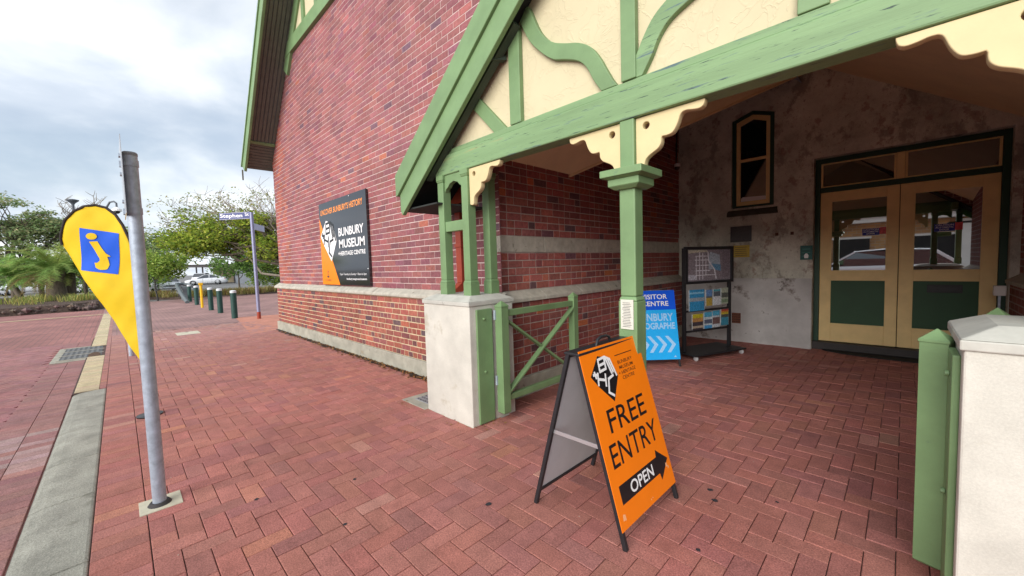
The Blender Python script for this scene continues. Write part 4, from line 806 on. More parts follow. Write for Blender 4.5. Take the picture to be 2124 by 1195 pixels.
# gully grate with side entry
dg = thing("gully_grate", "grey concrete gully grate with three panels in the road edge", "drain", (-11.75, -.6, -.03))
MB().box(-12.75, -10.75, -.97, -.235, -.1, -.022).build("gully_surround", M['concrete'], dg, .006)
for i in range(3):
    x = -12.55 + i * .56; MB().box(x, x + .52, -.87, -.32, -.03, -.012).build("grate_panel", mat("grate_grey", (.10, .105, .105), .8, .2, 9), dg, .003)
    for j in range(7): MB().box(x + .03, x + .49, -.84 + j * .072, -.805 + j * .072, -.0125, -.009).build("grate_bar", mat("bar_grey", (.17, .175, .175), .8, .15, 9), dg)
for x in (-12.585, -12.025, -11.465, -10.905): MB().box(x, x + .03, -.9, -.3, -.03, -.008).build("grate_divider", M['stone'], dg)
MB().add([(-11.1 + .42 * math.cos(t * .42), -.42 + .085 * math.sin(t * .42), -.0065) for t in range(15)], [tuple(range(15))]).build("rust_stain", mat("leafy_stain", (.10, .055, .03), .9, .4, 20), dg)
cv = thing("service_cover", "pale rectangular concrete service cover set in the far footpath", "cover", (-13, 1.17, 0)); MB().box(-13.2, -12.6, .94, 1.40, -.03, .004).build("cover_plate", M['pale_conc'], cv, .003); MB().box(-13.16, -13.10, 1.14, 1.20, .0042, .006).build("lifting_slot", M['dark'], cv)
pg = thing("pit_cover", "small patterned metal pit cover in concrete beside the left white pier", "cover", (-3.8, 2.45, 0)); MB().box(-4.02, -3.545, 2.19, 2.60, -.03, .005).build("pit_surround", M['concrete'], pg, .003); MB().box(-3.92, -3.56, 2.30, 2.585, .0, .009).build("pit_lid", mat("lid_grey", (.30, .31, .33), .6, .3, 60, metal=.3), pg, .002)
for i in range(7):
    for j in range(5): MB().box(-3.90 + i * .048, -3.875 + i * .048, 2.32 + j * .052, 2.335 + j * .052, .0092, .0112).build("lid_stud", M['timber_dk'], pg)
# ------------------------------------------------------------------ street furniture
b0 = None
BL = [(-15.68, 2.65, "dark green bollard nearest the brick corner"), (-18.3, 2.66, "second dark green bollard out from the brick corner"), (-20.1, 2.62, "third dark green bollard, just this side of the yellow post"), (-24.4, 2.64, "fourth dark green bollard, just beyond the yellow post"), (-27.6, 2.70, "farthest dark green bollard beside the grey barrier frame")]
for x, y, lb in BL:
    if b0 is None:
        b0 = thing("bollard", lb, "bollard", (x, y, 0), "green bollards along the plaza")
        q = MB(); q.tube([(x, y, -.02), (x, y, .84)], .088, 18).build("bollard_body", M['bollard'], b0)
        q = MB(); q.lathe([(.0885, .84), (.0885, .905), (.06, .925), (.0, .928)], (x, y, 0), 18); q.build("bollard_cap", mat("reflective_cap", (.62, .64, .66), .5, .05, 8), b0)
    else: dup(b0, (x, y, 0), lb)
yb = thing("yellow_post", "thin yellow removable post standing between the green bollards", "post", (-22.09, 2.57, 0)); MB().tube([(-22.09, 2.57, 0), (-22.09, 2.57, 1.05)], .05, 12).build("post_shaft", M['yellow_post'], yb); MB().box(-22.16, -22.02, 2.50, 2.64, 1.0, 1.10).build("post_lock", M['yellow_post'], yb, .01)
hb = thing("barrier_frame", "grey curved metal barrier frame beyond the bollards", "barrier", (-29.4, 2.5, 0))
MB().tube([(-26.2, 2.45, .05), (-27.6, 2.4, .35), (-29.3, 2.35, .82), (-30.2, 2.4, .93), (-30.5, 2.7, .92), (-30.2, 2.95, .85), (-29.0, 3.0, .8)], .09, 10).build("curved_rail", mat("grey_metal", (.13, .15, .16), .5, .1, 6), hb); MB().box(-30.1, -28.9, 2.55, 2.9, 0, .8).build("panel", mat("grey_metal", (.13, .15, .16)), hb)
ss = thing("street_sign", "blue street name sign on a thin grey pole by the brick corner", "sign", (-14.70, 3.13, 0))
MB().tube([(-14.70, 3.13, 0), (-14.72, 3.12, 3.40)], .05, 14).build("pole_shaft", mat("bluegrey_pole", (.26, .27, .40), .45, .08, 12, metal=.3), ss); MB().tube([(-14.70, 3.13, 0), (-14.70, 3.13, .22)], .054, 14).build("pole_foot", M['red'], ss)
bu = V((.707, .707, 0)); bo = V((-14.70, 3.13, 3.18)) - bu * 1.04; bn = bu.cross(ZA)
bl = MB().prism([(0, 0), (.98, .02), (.98, .24), (0, .22)], bo, bu, ZA, bn, -.012, .012).build("name_blade", M['navy'], ss, .004)
text("Stephen", M['white'], bl, bo, bu, ZA, bn, .03, .74, .035, .19, .0135, .015); text("St", M['white'], bl, bo, bu, ZA, bn, .82, .95, .11, .21, .0135, .01)
MB().flat([(.005, .012), (.975, .028), (.975, .034), (.005, .018)], bo, bu, ZA, bn, .013).flat([(.005, .205), (.975, .226), (.975, .232), (.005, .211)], bo, bu, ZA, bn, .013).build("blade_border", M['white'], bl)
cu_ = V((-.86, .51, 0)); co = V((-14.70, 3.13, 2.86)); MB().prism([(.05, 0), (1.0, 0), (1.0, .2), (.05, .2)], co, cu_, ZA, cu_.cross(ZA), -.012, .012).build("cross_blade", mat("pale_blue_blade", (.34, .38, .55), .4, .05, 8), ss)
cc = thing("camera_pole", "curved grey pole carrying a white dome camera behind the banner", "pole", (-34.6, -.25, 0))
MB().tube([(-34.6, -.25, 0), (-34.6, -.25, 5.2), (-34.55, -.2, 5.75), (-34.42, -.06, 6.03), (-34.25, .12, 6.07), (-34.14, .22, 5.95), (-34.14, .22, 5.7)], [.09, .07, .055, .05, .05, .05, .05], 10).build("pole_shaft", mat("dark_pole", (.10, .11, .13), .5, .1, 6), cc)
MB().lathe([(.06, 5.72), (.22, 5.6), (.24, 5.48), (.16, 5.46)], (-34.14, .22, 0), 14).build("camera_hood", M['white'], cc); MB().lathe([(.15, 5.47), (.14, 5.38), (.05, 5.32)], (-34.14, .22, 0), 14).build("camera_dome", M['black'], cc)
lp = thing("street_lamp", "tall thin lamp post with flat round head above the banner", "street lamp", (-63.1, -2.9, 0)); MB().tube([(-63.1, -2.9, 0), (-63.1, -2.9, 9.4)], [.16, .12], 10).build("pole_shaft", mat("dark_pole", (.10, .11, .13)), lp); MB().lathe([(.12, 9.3), (.2, 9.45), (.48, 9.7), (.5, 9.8), (.2, 9.88)], (-63.1, -2.9, 0), 16).build("lamp_head", mat("dark_pole", (.10, .11, .13)), lp)
fl_ = thing("flood_light", "floodlight on a thin pole left of the banner", "street lamp", (-48.9, -3.2, 0)); MB().tube([(-48.5, -2.9, 0), (-48.9, -3.2, 5.7)], [.12, .09], 8).build("pole_shaft", mat("dark_pole", (.10, .11, .13)), fl_); MB().beam((-49.3, -3.6, 6.0), (-48.7, -3.0, 5.75), .5, .28).build("lamp_head", mat("dark_pole", (.10, .11, .13)), fl_, .03)
# ------------------------------------------------------------------ cars
def car(name, label, loc, rz, kind='sedan'):
    t = thing(name, label, "car", (0, 0, 0), "parked cars")
    if kind == 'sedan':
        S = [(0, .32, .60, .66), (.12, .22, .70, .80), (.45, .19, .77, .87), (1.0, .19, .86, .90), (1.5, .19, .93, .91), (2.4, .19, .97, .92), (3.4, .19, 1.0, .92), (4.1, .20, 1.03, .90), (4.6, .25, 1.02, .86), (4.8, .36, .92, .76)]
        cab = [(1.35, .95, .78), (2.12, 1.40, .60), (2.75, 1.46, .60), (3.35, 1.41, .59), (4.15, 1.04, .74)]; L = 4.8; wx = (.93, 3.72)
    else:
        S = [(0, .35, .70, .66), (.12, .25, .85, .82), (.5, .24, .97, .90), (1.0, .24, 1.05, .93), (1.5, .24, 1.08, .94), (2.6, .24, 1.10, .95), (3.6, .24, 1.13, .95), (4.3, .26, 1.14, .92), (4.6, .32, 1.10, .86), (4.7, .45, 1.0, .78)]
        cab = [(1.15, 1.07, .80), (1.95, 1.60, .64), (2.9, 1.68, .64), (4.0, 1.62, .63), (4.6, 1.12, .74)]; L = 4.7; wx = (.92, 3.7)
    rot = Matrix.Translation(loc) @ Matrix.Rotation(rz, 4, 'Z') @ Matrix.Translation((-L / 2, 0, 0))
    T_ = lambda p: rot @ V(p)
    t.location = loc
    vs_, fs = [], []; n = 12
    for x, zb, zt, w_ in S:
        h = zt - zb; vs_ += [T_(p) for p in ((x, -w_ * .85, zb), (x, -w_ * .98, zb + h * .2), (x, -w_, zb + h * .5), (x, -w_ * .98, zt - h * .14), (x, -w_ * .90, zt - .015), (x, -w_ * .4, zt + .02), (x, w_ * .4, zt + .02), (x, w_ * .90, zt - .015), (x, w_ * .98, zt - h * .14), (x, w_, zb + h * .5), (x, w_ * .98, zb + h * .2), (x, w_ * .85, zb))]
    for i in range(len(S) - 1):
        for k in range(n): fs.append((i * n + k, i * n + (k + 1) % n, (i + 1) * n + (k + 1) % n, (i + 1) * n + k))
    fs += [tuple(range(n)), tuple(range((len(S) - 1) * n, len(S) * n))]
    body = MB().add(vs_, fs, 0, True).build("body", M['carwhite'], t)
    bw_ = [.84, .62, .62, .61, .80] ; q = MB(); r = []
    for (x, z, hw) in cab: r.append([T_((x, -hw, z)), T_((x, hw, z))])
    base = [T_((x, s * w_, .93 if kind == 'sedan' else 1.05)) for s in (-1, 1) for x, w_ in ((cab[0][0], .84), (cab[-1][0], .80))]
    q.add([p for a in r for p in a], [(2 * i, 2 * i + 1, 2 * i + 3, 2 * i + 2) for i in range(4)])
    q.add([a[0] for a in r] + [base[1], base[0]], [tuple(range(7))]); q.add([a[1] for a in r] + [base[3], base[2]], [tuple(range(7))])
    q.build("window", M['carglass'], t)
    q = MB(); e = .02
    for i in (1, 2): a, b = cab[i], cab[i + 1]; q.hexa([T_((a[0] - .05, -a[2] - e, a[1])), T_((b[0] + .05, -b[2] - e, b[1])), T_((b[0] + .05, b[2] + e, b[1])), T_((a[0] - .05, a[2] + e, a[1]))], [T_((a[0] - .03, -a[2] + .03, a[1] + .035)), T_((b[0] + .03, -b[2] + .03, b[1] + .035)), T_((b[0] + .03, b[2] - .03, b[1] + .035)), T_((a[0] - .03, a[2] - .03, a[1] + .035))])
    for s in (-1, 1):
        for (xa, za, wa, xb, zb, wb, th) in ((cab[0][0], cab[0][1], .84, cab[1][0], cab[1][1], cab[1][2], .06), (cab[2][0] + .02, cab[0][1] + .02, .86, cab[2][0], cab[2][1], cab[2][2], .07), (cab[4][0], cab[4][1], .80, cab[3][0], cab[3][1], cab[3][2], .10)): q.beam(T_((xa, s * wa, za)), T_((xb, s * (wb + .01), zb)), .03, th, V((0, 0, 1)).cross(rot.to_3x3() @ V((0, 1, 0))))
    q.build("roof", M['carwhite'], t, .01)
    for x in wx:
        for s in (-1, 1):
            wh = MB(); c = T_((x, s * .80, .325)); ax = rot.to_3x3() @ V((0, 1, 0)); hx = rot.to_3x3() @ V((1, 0, 0))
            ringp = lambda rr, off: [c + ax * off + (hx * math.cos(k * math.pi / 10) + ZA * math.sin(k * math.pi / 10)) * rr for k in range(20)]
            prof = [(.20, -.1), (.30, -.105), (.325, -.07), (.325, .07), (.30, .105), (.20, .1)]; vv = [p for rr, o_ in prof for p in ringp(rr, o_)]
            wh.add(vv, [(i * 20 + k, i * 20 + (k + 1) % 20, (i + 1) * 20 + (k + 1) % 20, (i + 1) * 20 + k) for i in range(5) for k in range(20)], 0, True); wo_ = wh.build("wheel", M['tyre'], t)
            rm = MB(); rm.add(ringp(.2, s * .06), [tuple(range(20))], 0)
            for k in range(5):
                a0 = k * 2 * math.pi / 5; d = hx * math.cos(a0) + ZA * math.sin(a0); rm.beam(c + ax * s * .085, c + ax * s * .095 + d * .2, .05, .02, ax, 1)
            rm.build("rim", [M['tyre'], M['alu']], wo_)
            ar = MB(); ar.add([T_((x + rr * math.cos(k * math.pi / 12), s * .925, .325 + rr * math.sin(k * math.pi / 12))) for rr in (.33, .375) for k in range(13)], [(k, k + 1, 14 + k, 13 + k) for k in range(12)]); ar.build("wheel_arch", M['tyre'], t)
    for s in (-1, 1):
        MB().hexa([T_(p) for p in ((.06, s * .45, .58), (.30, s * .84, .60), (.34, s * .84, .70), (.12, s * .45, .70))], [T_(p) for p in ((.02, s * .45, .58), (.26, s * .87, .60), (.30, s * .87, .70), (.08, s * .45, .70))]).build("headlight", M['lamp'], t)
        MB().hexa([T_(p) for p in ((L - .12, s * .5, .78), (L - .28, s * .86, .78), (L - .28, s * .86, .92), (L - .12, s * .5, .92))], [T_(p) for p in ((L - .02, s * .5, .78), (L - .2, s * .89, .78), (L - .2, s * .89, .92), (L - .02, s * .5, .92))]).build("tail_light", M['tail'], t)
        MB().box(0, 0, 0, 0, 0, 0).build if False else None
    for x in (2.0, 3.05): 
        for s in (-1, 1): MB().hexa([T_((x, s * .918, .35)), T_((x + .012, s * .918, .35)), T_((x + .012, s * .905, .95)), T_((x, s * .905, .95))], [T_((x, s * .924, .35)), T_((x + .012, s * .924, .35)), T_((x + .012, s * .912, .95)), T_((x, s * .912, .95))]).build("door_seam", M['tyre'], body)
    return t
car("parked_car", "white sedan parked side-on in front of the grey fence", (-70.4, 8.95, -.09), math.radians(75))
car("parked_car", "white car half hidden behind the small round tree", (-51.5, 3.3, -.09), math.radians(187))
car("parked_car", "white vehicle parked by the carport, behind the sedan", (-76, 9.2, -.09), math.radians(-20), 'suv')
car("parked_car", "white car seen between palm trunks beyond the left garden bed", (-66.5, -6.2, -.09), math.radians(80), 'suv')
car("parked_car", "white car glimpsed beside the banner's lower edge", (-60.0, -1.3, -.09), math.radians(80))
car("parked_car", "white car at the far left edge behind the garden bed", (-63, -9.2, -.09), math.radians(85))
car("parked_car", "white four-wheel drive mirrored in the glass of the doors", (-.95, -4.6, -.045), math.radians(0), 'suv')
# ------------------------------------------------------------------ building across the street (seen mirrored in the doors)
op = thing("opposite_building", "low honey stone building with white eaves mirrored in the doors", "building", (0, -16, 0))
MB().box(-6.6, 6.6, -22, -16, 0, 3.3).build("wall", M['opp_stone'], op)
MB().box(-7.1, 7.1, -22.6, -15.2, 3.3, 3.62).build("eave", M['opp_white'], op)
MB().hexa([(-7.2, -22.8, 3.63), (7.2, -22.8, 3.63), (7.2, -15.0, 3.63), (-7.2, -15.0, 3.63)], [(-6, -20.2, 3.9), (6, -20.2, 3.9), (6, -17.6, 3.9), (-6, -17.6, 3.9)]).build("roof", mat("opposite_roof", (.22, .12, .10), .8, .1, 1), op)
for x in (-3.2, .3, 3.8): MB().box(x, x + 1.7, -15.99, -15.9, .9, 2.4).build("window", M['dark'], op); MB().box(x - .08, x + 1.78, -15.95, -15.88, 2.4, 2.52).build("window_head", M['opp_white'], op)
MB().box(1.9, 5.6, -15.98, -15.8, 0, 3.2).build("white_bay", M['opp_white'], op)
# ------------------------------------------------------------------ vegetation
def leaves(mb, c, r, n, size, cols, flat=1.0, droop=0):
    for _ in range(n):
        while True:
            p = V((U(-1, 1), U(-1, 1), U(-1, 1)))
            if .15 < p.length < 1: break
        p = V((p.x * r[0], p.y * r[1], p.z * r[2])) + V(c); s = size * U(.6, 1.35)
        a = V((U(-1, 1), U(-1, 1), U(-.6, .6) - droop)).normalized(); b = a.cross(V((U(-1, 1), U(-1, 1), U(-1, 1)))).normalized()
        mb.add([p - a * s, p - b * s * .42, p + a * s, p + b * s * .42], [(0, 1, 2, 3)], 0, False, vary(random.choice(cols), .3, .1))
def limb(mb, a, b, r0, r1, wob=.15, n=5):
    a, b = V(a), V(b); L = (b - a).length; pts = []
    for i in range(n + 1):
        t = i / n; p = a.lerp(b, t)
        if 0 < i < n: p += V((U(-1, 1), U(-1, 1), U(-.5, 1))) * L * wob * .3
        pts.append(p)
    mb.tube(pts, [r0 + (r1 - r0) * i / n for i in range(n + 1)], 7, 0, False)
    return pts
def tree(name, label, base, clumps, nl, size, cols, tr=.18, fork=.45, bark='bark', twig=0, group=None, tuft=(.22, .45)):
    """clumps: (x, y, z, rx, ry, rz) relative to the base"""
    t = thing(name, label, "tree", base, group); B = V(base); tk = MB()
    zc = min(c[2] for c in clumps) * fork + .2; f = B + V((U(-.1, .1), U(-.1, .1), zc)); limb(tk, B - ZA * .2, f, tr, tr * .72, .06)
    lf = MB(); vol = sum(c[3] * c[4] * c[5] for c in clumps)
    for c in clumps:
        e = B + V(c[:3]); p = limb(tk, f, e, tr * .5, tr * .12, .35)
        for _ in range(3 + twig):
            q = random.choice(p[2:]); limb(tk, q, e + V((U(-1, 1) * c[3], U(-1, 1) * c[4], U(-.2, 1.05) * c[5])), tr * .16, tr * .04, .3, 3)
        k = max(6, int(nl * c[3] * c[4] * c[5] / vol)); sub = max(3, k // 45)
        for _ in range(sub):                                   # uneven tufts inside each clump
            while True:
                d = V((U(-1, 1), U(-1, 1), U(-1, 1)))
                if .35 < d.length < 1: break
            s = U(*tuft); leaves(lf, e + V((d.x * c[3], d.y * c[4], d.z * c[5])), (c[3] * s, c[4] * s, c[5] * s), k // sub, size, cols)
    tk.build("trunk", M[bark], t); lf.build("crown", M['leaf'], t); return t
YG = [(0.345, 0.414, 0.057), (0.265, 0.356, 0.057), (0.437, 0.471, 0.092), (0.149, 0.23, 0.046), (0.31, 0.402, 0.069)]
DG = [(0.23, 0.324, 0.135), (0.176, 0.27, 0.121), (0.324, 0.392, 0.189), (0.27, 0.351, 0.162)]
OG = [(0.362, 0.388, 0.188), (0.275, 0.312, 0.163), (0.45, 0.45, 0.25)]
BG = [(0.253, 0.368, 0.069), (0.333, 0.448, 0.092), (0.172, 0.265, 0.057), (0.391, 0.483, 0.127)]
# broad spreading tree by the brick corner
cl_ = [(U(-5.6, .6), 0, 0, U(1.0, 1.6), U(1.0, 1.5), U(.5, .85)) for _ in range(26)]
cl_ = [(x, x * .95 - .6 + U(-1.6, 1.6), U(2.7, 5.0) + .5 * math.sin((x + 6) * .5), a, b, c) for x, _, _, a, b, c in cl_]
bt = tree("spreading_tree", "broad yellow-green spreading tree reaching past the brick corner", (-30.4, 9.4, 0), cl_, 22000, .11, YG, .26, .5, 'bark', 1, None, (.35, .7))
tk = MB(); B = V((-30.4, 9.4, 0))
for k in range(60):
    xx = U(-5.4, 1.2); e = B + V((xx, xx * .95 - .6 + U(-2, 2), U(4.9, 7.4) - .12 * abs(xx + 1.5))); s = B + V(((e - B).x * .45, (e - B).y * .45, 3.6 + U(0, 1.0))); p = limb(tk, s, e, .05, .010, .3, 4)
    for q in p[1:]:
        for _ in range(3): limb(tk, q, q + V((U(-.7, .7), U(-.7, .7), U(.1, .8))), .014, .006, .3, 2)
limb(tk, B + V((0, 0, .9)), B + V((-1.4, -2.3, 1.4)), .12, .08, .1); limb(tk, B + V((-1.4, -2.3, 1.4)), B + V((-2.2, -3.4, 3.4)), .08, .04, .1)
tk.build("bare_twigs", M['bark_pale'], bt)
lf = MB()
for k in range(320):
    xx = U(-5.6, 1.4); leaves(lf, B + V((xx, xx * .95 - .6 + U(-2, 2), U(4.5, 7.2) - .12 * abs(xx + 1.5))), (.4, .4, .28), 7, .09, [(.30, .29, .08), (.36, .33, .12), (.22, .26, .07)])
lf.build("sparse_leaves", M['leaf'], bt)
tree("round_tree", "small round bright green street tree with a thin trunk", (-31.6, 1.6, 0), [(-.1, .2, 2.1, 1.25, 1.25, .85), (.3, .6, 1.8, .9, .9, .6), (-.5, -.5, 2.2, .9, .8, .7), (.1, .9, 2.3, .8, .8, .6)], 3800, .095, BG, .05, .5, 'timber_dk')
tree("round_tree", "small leafy tree behind the street sign pole", (-42.7, 7.7, 0), [(-.2, -.4, 2.2, 1.5, 1.5, 1.2), (.6, .8, 1.9, 1.2, 1.2, 1.0), (0, 0, 2.9, 1.1, 1.1, .8)], 3200, .12, [(.16, .27, .07), (.21, .33, .09), (.11, .19, .06)], .08, .4)
tree("slender_tree", "pale-trunked slender tree beside the grey fence", (-44.5, 9.6, 0), [(0, .2, 2.6, 1.0, 1.0, 1.2), (.3, .8, 1.8, .9, .9, .9)], 1500, .12, [(.17, .19, .06), (.12, .16, .05)], .08, .5, 'bark_pale')
tree("leafy_bush", "leafy green bush against the brick corner", (-44.6, 11.0, 0), [(0, 0, 1.5, 2.2, 2.0, 1.5), (-.6, -1.4, .8, 1.4, 1.2, .8), (.2, .8, 2.6, 1.6, 1.5, 1.0)], 4800, .12, BG, .08, .3)
tree("leafy_bush", "dense green bush left of the small round tree", (-50.6, -.4, 0), [(0, 0, 1.7, 2.6, 2.4, 1.5), (1.2, 2.2, 1.5, 2.0, 1.8, 1.3), (.4, 1.2, 2.4, 1.8, 1.6, 1.0)], 3600, .16, [(.18, .29, .08), (.13, .22, .07), (.24, .33, .10)], .1, .3)
tree("olive_tree", "grey-green open tree behind the steel pole", (-62, 1.8, 0), [(0, 0, 5.2, 2.4, 2.4, 1.6), (1.5, 2.0, 4.6, 2.0, 2.0, 1.4), (-1.0, -1.5, 4.8, 1.8, 1.8, 1.2)], 2400, .2, DG + OG, .2, .5)
# open-crowned tree on the left
ec = [(U(-1.2, 1.2), U(-4.5, 3.4), U(3.4, 7.6), U(.9, 1.5), U(.8, 1.4), U(.35, .6)) for _ in range(24)]
ec = [(a, b, min(c, 7.8 - .75 * max(0, b + .3)), d, e_, f) for a, b, c, d, e_, f in ec]
tree("open_crowned_tree", "tall open-crowned grey-green tree at the left edge", (-47.6, -5.6, 0), ec, 15000, .12, OG + DG, .22, .45, 'bark', 2, None, (.4, .85))
bb = thing("bare_tree", "leafless tree showing above the yellow banner", "tree", (-88.6, -2.7, 0)); tk = MB(); B = V((-88.6, -2.7, 0)); limb(tk, B, B + ZA * 8, .25, .15, .05)
for k in range(18):
    e = B + V((U(-2.5, 2.5), U(-3, 3), U(10, 14.2))); p = limb(tk, B + ZA * U(7, 8.5), e, .09, .03, .3, 4)
    for q in p[2:]:
        for _ in range(2): limb(tk, q, q + V((U(-1, 1), U(-1, 1), U(.2, 1.2))), .04, .02, .3, 2)
tk.build("branches", M['bark_pale'], bb)
nf_ = thing("conifer", "distant tiered conifer above the carport roof", "tree", (-101, 5.6, 0)); tk = MB(); tk.tube([(-101, 5.6, 0), (-101, 5.6, 9.6)], [.25, .04], 6).build("trunk", M['bark'], nf_); lf = MB()
for k in range(11):
    z = 4 + k * .52; r = 3.4 * (1 - k / 12)
    for j in range(9):
        a = j * .7 + k; d = V((math.cos(a), math.sin(a), .12))
        for s in range(5): leaves(lf, V((-101, 5.6, z)) + d * r * (s + 1) / 5, (.3, .3, .09), 5, .22, DG)
lf.build("crown", M['leaf'], nf_)
def palm(label, base, h, r, nf, ln, lean=(0, 0)):
    t = thing("palm", label, "palm", base, "palms in the garden bed"); B = V(base); top = B + V((lean[0], lean[1], h)); tk = MB(); pts = [B.lerp(top, i / 6) for i in range(7)]
    tk.tube(pts, [r * (1.15 if i == 0 else 1) * U(.93, 1.07) for i in range(7)], 12); tk.build("trunk", M['bark'], t); lf = MB(); rc = MB()
    for k in range(nf):
        az = U(0, 6.28); el = U(-.25, 1.25); d = V((math.cos(az), math.sin(az), 0)); L = ln * U(.75, 1.1); prev = top; side = V((-d.y, d.x, 0)); cf = vary(random.choice([(.25, .40, .11), (.19, .33, .09), (.33, .46, .13), (.40, .46, .15)]), .2)
        if el < -.05 and rnd() < .5: cf = (.20, .15, .07)
        P = []
        for i in range(13):
            s = i / 12; e2 = el - s * s * 1.5; P.append(prev); prev = prev + (d * math.cos(e2) + ZA * math.sin(e2)) * L / 12
        rc.tube(P, [.022 * (1 - i / 14) for i in range(13)], 4, 0, False, cf)
        for i in range(1, 13):
            ax = (P[i] - P[i - 1]).normalized()
            for sg in (-1, 1):
                for q in range(3):
                    p = P[i - 1].lerp(P[i], q / 3); ll = .42 * ln / 2 * math.sin(min(1, i / 12 + .12) * 2.8) + .06; dr = (side * sg + ax * .8 + ZA * U(-.35, .25)).normalized(); n_ = ax * .022
                    lf.add([p - n_, p + n_, p + dr * ll], [(0, 1, 2)], 0, False, vary(cf, .25, .08))
    rc.build("frond_stems", M['leaf'], t); lf.build("fronds", M['leaf'], t)
palm("stout palm with thick dark trunk in the left garden bed", (-34.1, -2.5, .2), 1.75, .40, 50, 2.5)
palm("second stout palm trunk partly behind the first", (-34.9, -2.1, .2), 1.6, .34, 30, 2.0)
palm("leaning slender palm at the left end of the bed", (-36.5, -4.0, .2), 1.5, .14, 26, 1.9, (-.3, -.5))
palm("slender palm between the leaning palm and the stout palm", (-36.8, -3.3, .2), 1.4, .13, 24, 1.8)
palm("bushy palm at the far left edge", (-39, -6.3, .2), 2.0, .2, 34, 2.4)
tree("shrub_tree", "yellow-green shrub tree just left of the banner's lower edge", (-38.8, -1.6, 0), [(0, 0, 2.4, 1.3, 1.4, .9), (.4, .8, 2.0, 1.0, 1.0, .7), (0, -1.0, 2.1, 1.0, 1.0, .7)], 2200, .12, [(.28, .29, .07), (.20, .25, .07), (.34, .32, .09)], .13, .6)
tree("shrub_tree", "dark shrub tree behind the palms on the left", (-44, -6.0, 0), [(0, 0, 2.2, 2.2, 2.4, 1.2), (0, 2.0, 2.0, 1.6, 1.6, 1.0), (0, -2.4, 2.4, 1.8, 1.8, 1.2)], 2800, .15, DG, .15, .4)
# garden beds
def bed(name, pts, h):
    q = MB(); c = V((sum(p[0] for p in pts) / len(pts), sum(p[1] for p in pts) / len(pts), 0)); b = [(x, y, -.1) for x, y in pts]; t = [(x + (c.x - x) * .06, y + (c.y - y) * .06, h) for x, y in pts]
    q.hexa(b, t); return q.build(name, M['mulch'], None, kind="structure")
bed("garden_bed", [(-26.6, -14), (-26.4, -3.6), (-26.9, -1.6), (-28.2, -.6), (-36, .2), (-43, -2), (-43, -14)], .28)
bed("planting_bed", [(-35.6, .9), (-31.3, 3.2), (-30.6, 5.6), (-32.0, 8.3), (-31.5, 13), (-36, 13), (-36.8, 6), (-39, 1.4)], .06)
rk = MB()
for k in range(420):
    s = U(0, 1); x, y = (-26.55 - U(0, .7), -14 + s * 11.5) if rnd() < .75 else (-26.9 - U(0, 1.4), -2.4 + U(0, 1.6)); r = U(.05, .16); d = [V((U(-1, 1), U(-1, 1), U(-.7, .7))).normalized() * r * U(.7, 1.2) for _ in range(6)]; c = V((x, y, U(.02, .24)))
    rk.add([c + p for p in (V((r, 0, 0)), V((0, r, 0)), V((-r, 0, 0)), V((0, -r, 0)), V((0, 0, r * .8)), V((0, 0, -r)))], [(0, 1, 4), (1, 2, 4), (2, 3, 4), (3, 0, 4), (1, 0, 5), (2, 1, 5), (3, 2, 5), (0, 3, 5)], 0, False, vary((.12, .085, .07), .4, .1))
o = rk.build("mulch_pieces", mat("mulch_chunks", attr=True, rough=.95, var=.3, scale=10), None, kind="stuff"); o["label"] = "dark bark mulch and stones along the garden bed's edge"
def grass(label, spots, n, hh, cols):
    q = MB()
    for (x, y, z, r) in spots:
        for _ in range(n):
            a = U(0, 6.28); d = r * math.sqrt(rnd()); p = V((x + d * math.cos(a), y + d * math.sin(a), z)); h = hh * U(.5, 1.15); b = U(0, 6.28); t = V((math.cos(b), math.sin(b), 0)); s = V((-t.y, t.x, 0)) * .012; m_ = p + ZA * h * .6 + t * h * .18; e = p + ZA * h * U(.75, 1) + t * h * U(.3, .6)
            c = vary(random.choice(cols), .25, .1); q.add([p - s, p + s, m_ + s, m_ - s, e], [(0, 1, 2, 3), (3, 2, 4)], 0, False, c)
    o = q.build("grass", M['grass'], None, kind="stuff"); o["label"] = label; o["category"] = "grass"
GC = [(.36, .35, .10), (.27, .31, .09), (.45, .40, .14), (.20, .26, .08)]
grass("tufts of yellow-green grass in the left garden bed", [(U(-34, -29.5), U(-9, -.6), .25, .5) for _ in range(30)], 60, .5, GC)
sp_ = []
for k in range(75):
    s = rnd(); P = [(-35.4, 1.2), (-31.6, 3.5), (-31.0, 5.6), (-32.2, 8.2), (-32, 11)]; i = min(3, int(s * 4)); f = s * 4 - i; sp_.append((P[i][0] + (P[i + 1][0] - P[i][0]) * f - U(.2, 1.2), P[i][1] + (P[i + 1][1] - P[i][1]) * f + U(-.2, .4), .05, .4))
grass("low yellow grass strip beyond the bollards", sp_, 70, .5, [(.40, .36, .12), (.30, .31, .10), (.45, .36, .17), (.30, .19, .10)])
q = MB()
for k in range(900):                                            # dry leaves along the wall and pier
    x = -11.4 + 7.9 * (rnd() ** .6); y = 2.855 - abs(random.gauss(0, .07)); s = U(.012, .032); a = U(0, 6.28); d = V((math.cos(a), math.sin(a), U(-.4, .4))) * s; e = V((-math.sin(a), math.cos(a), U(-.4, .4))) * s * .5; c = V((x, y, U(.008, .022)))
    q.add([c - d, c - e, c + d, c + e], [(0, 1, 2, 3)], 0, False, vary(random.choice([(.25, .11, .04), (.14, .07, .035), (.34, .20, .09), (.07, .045, .03)]), .3))
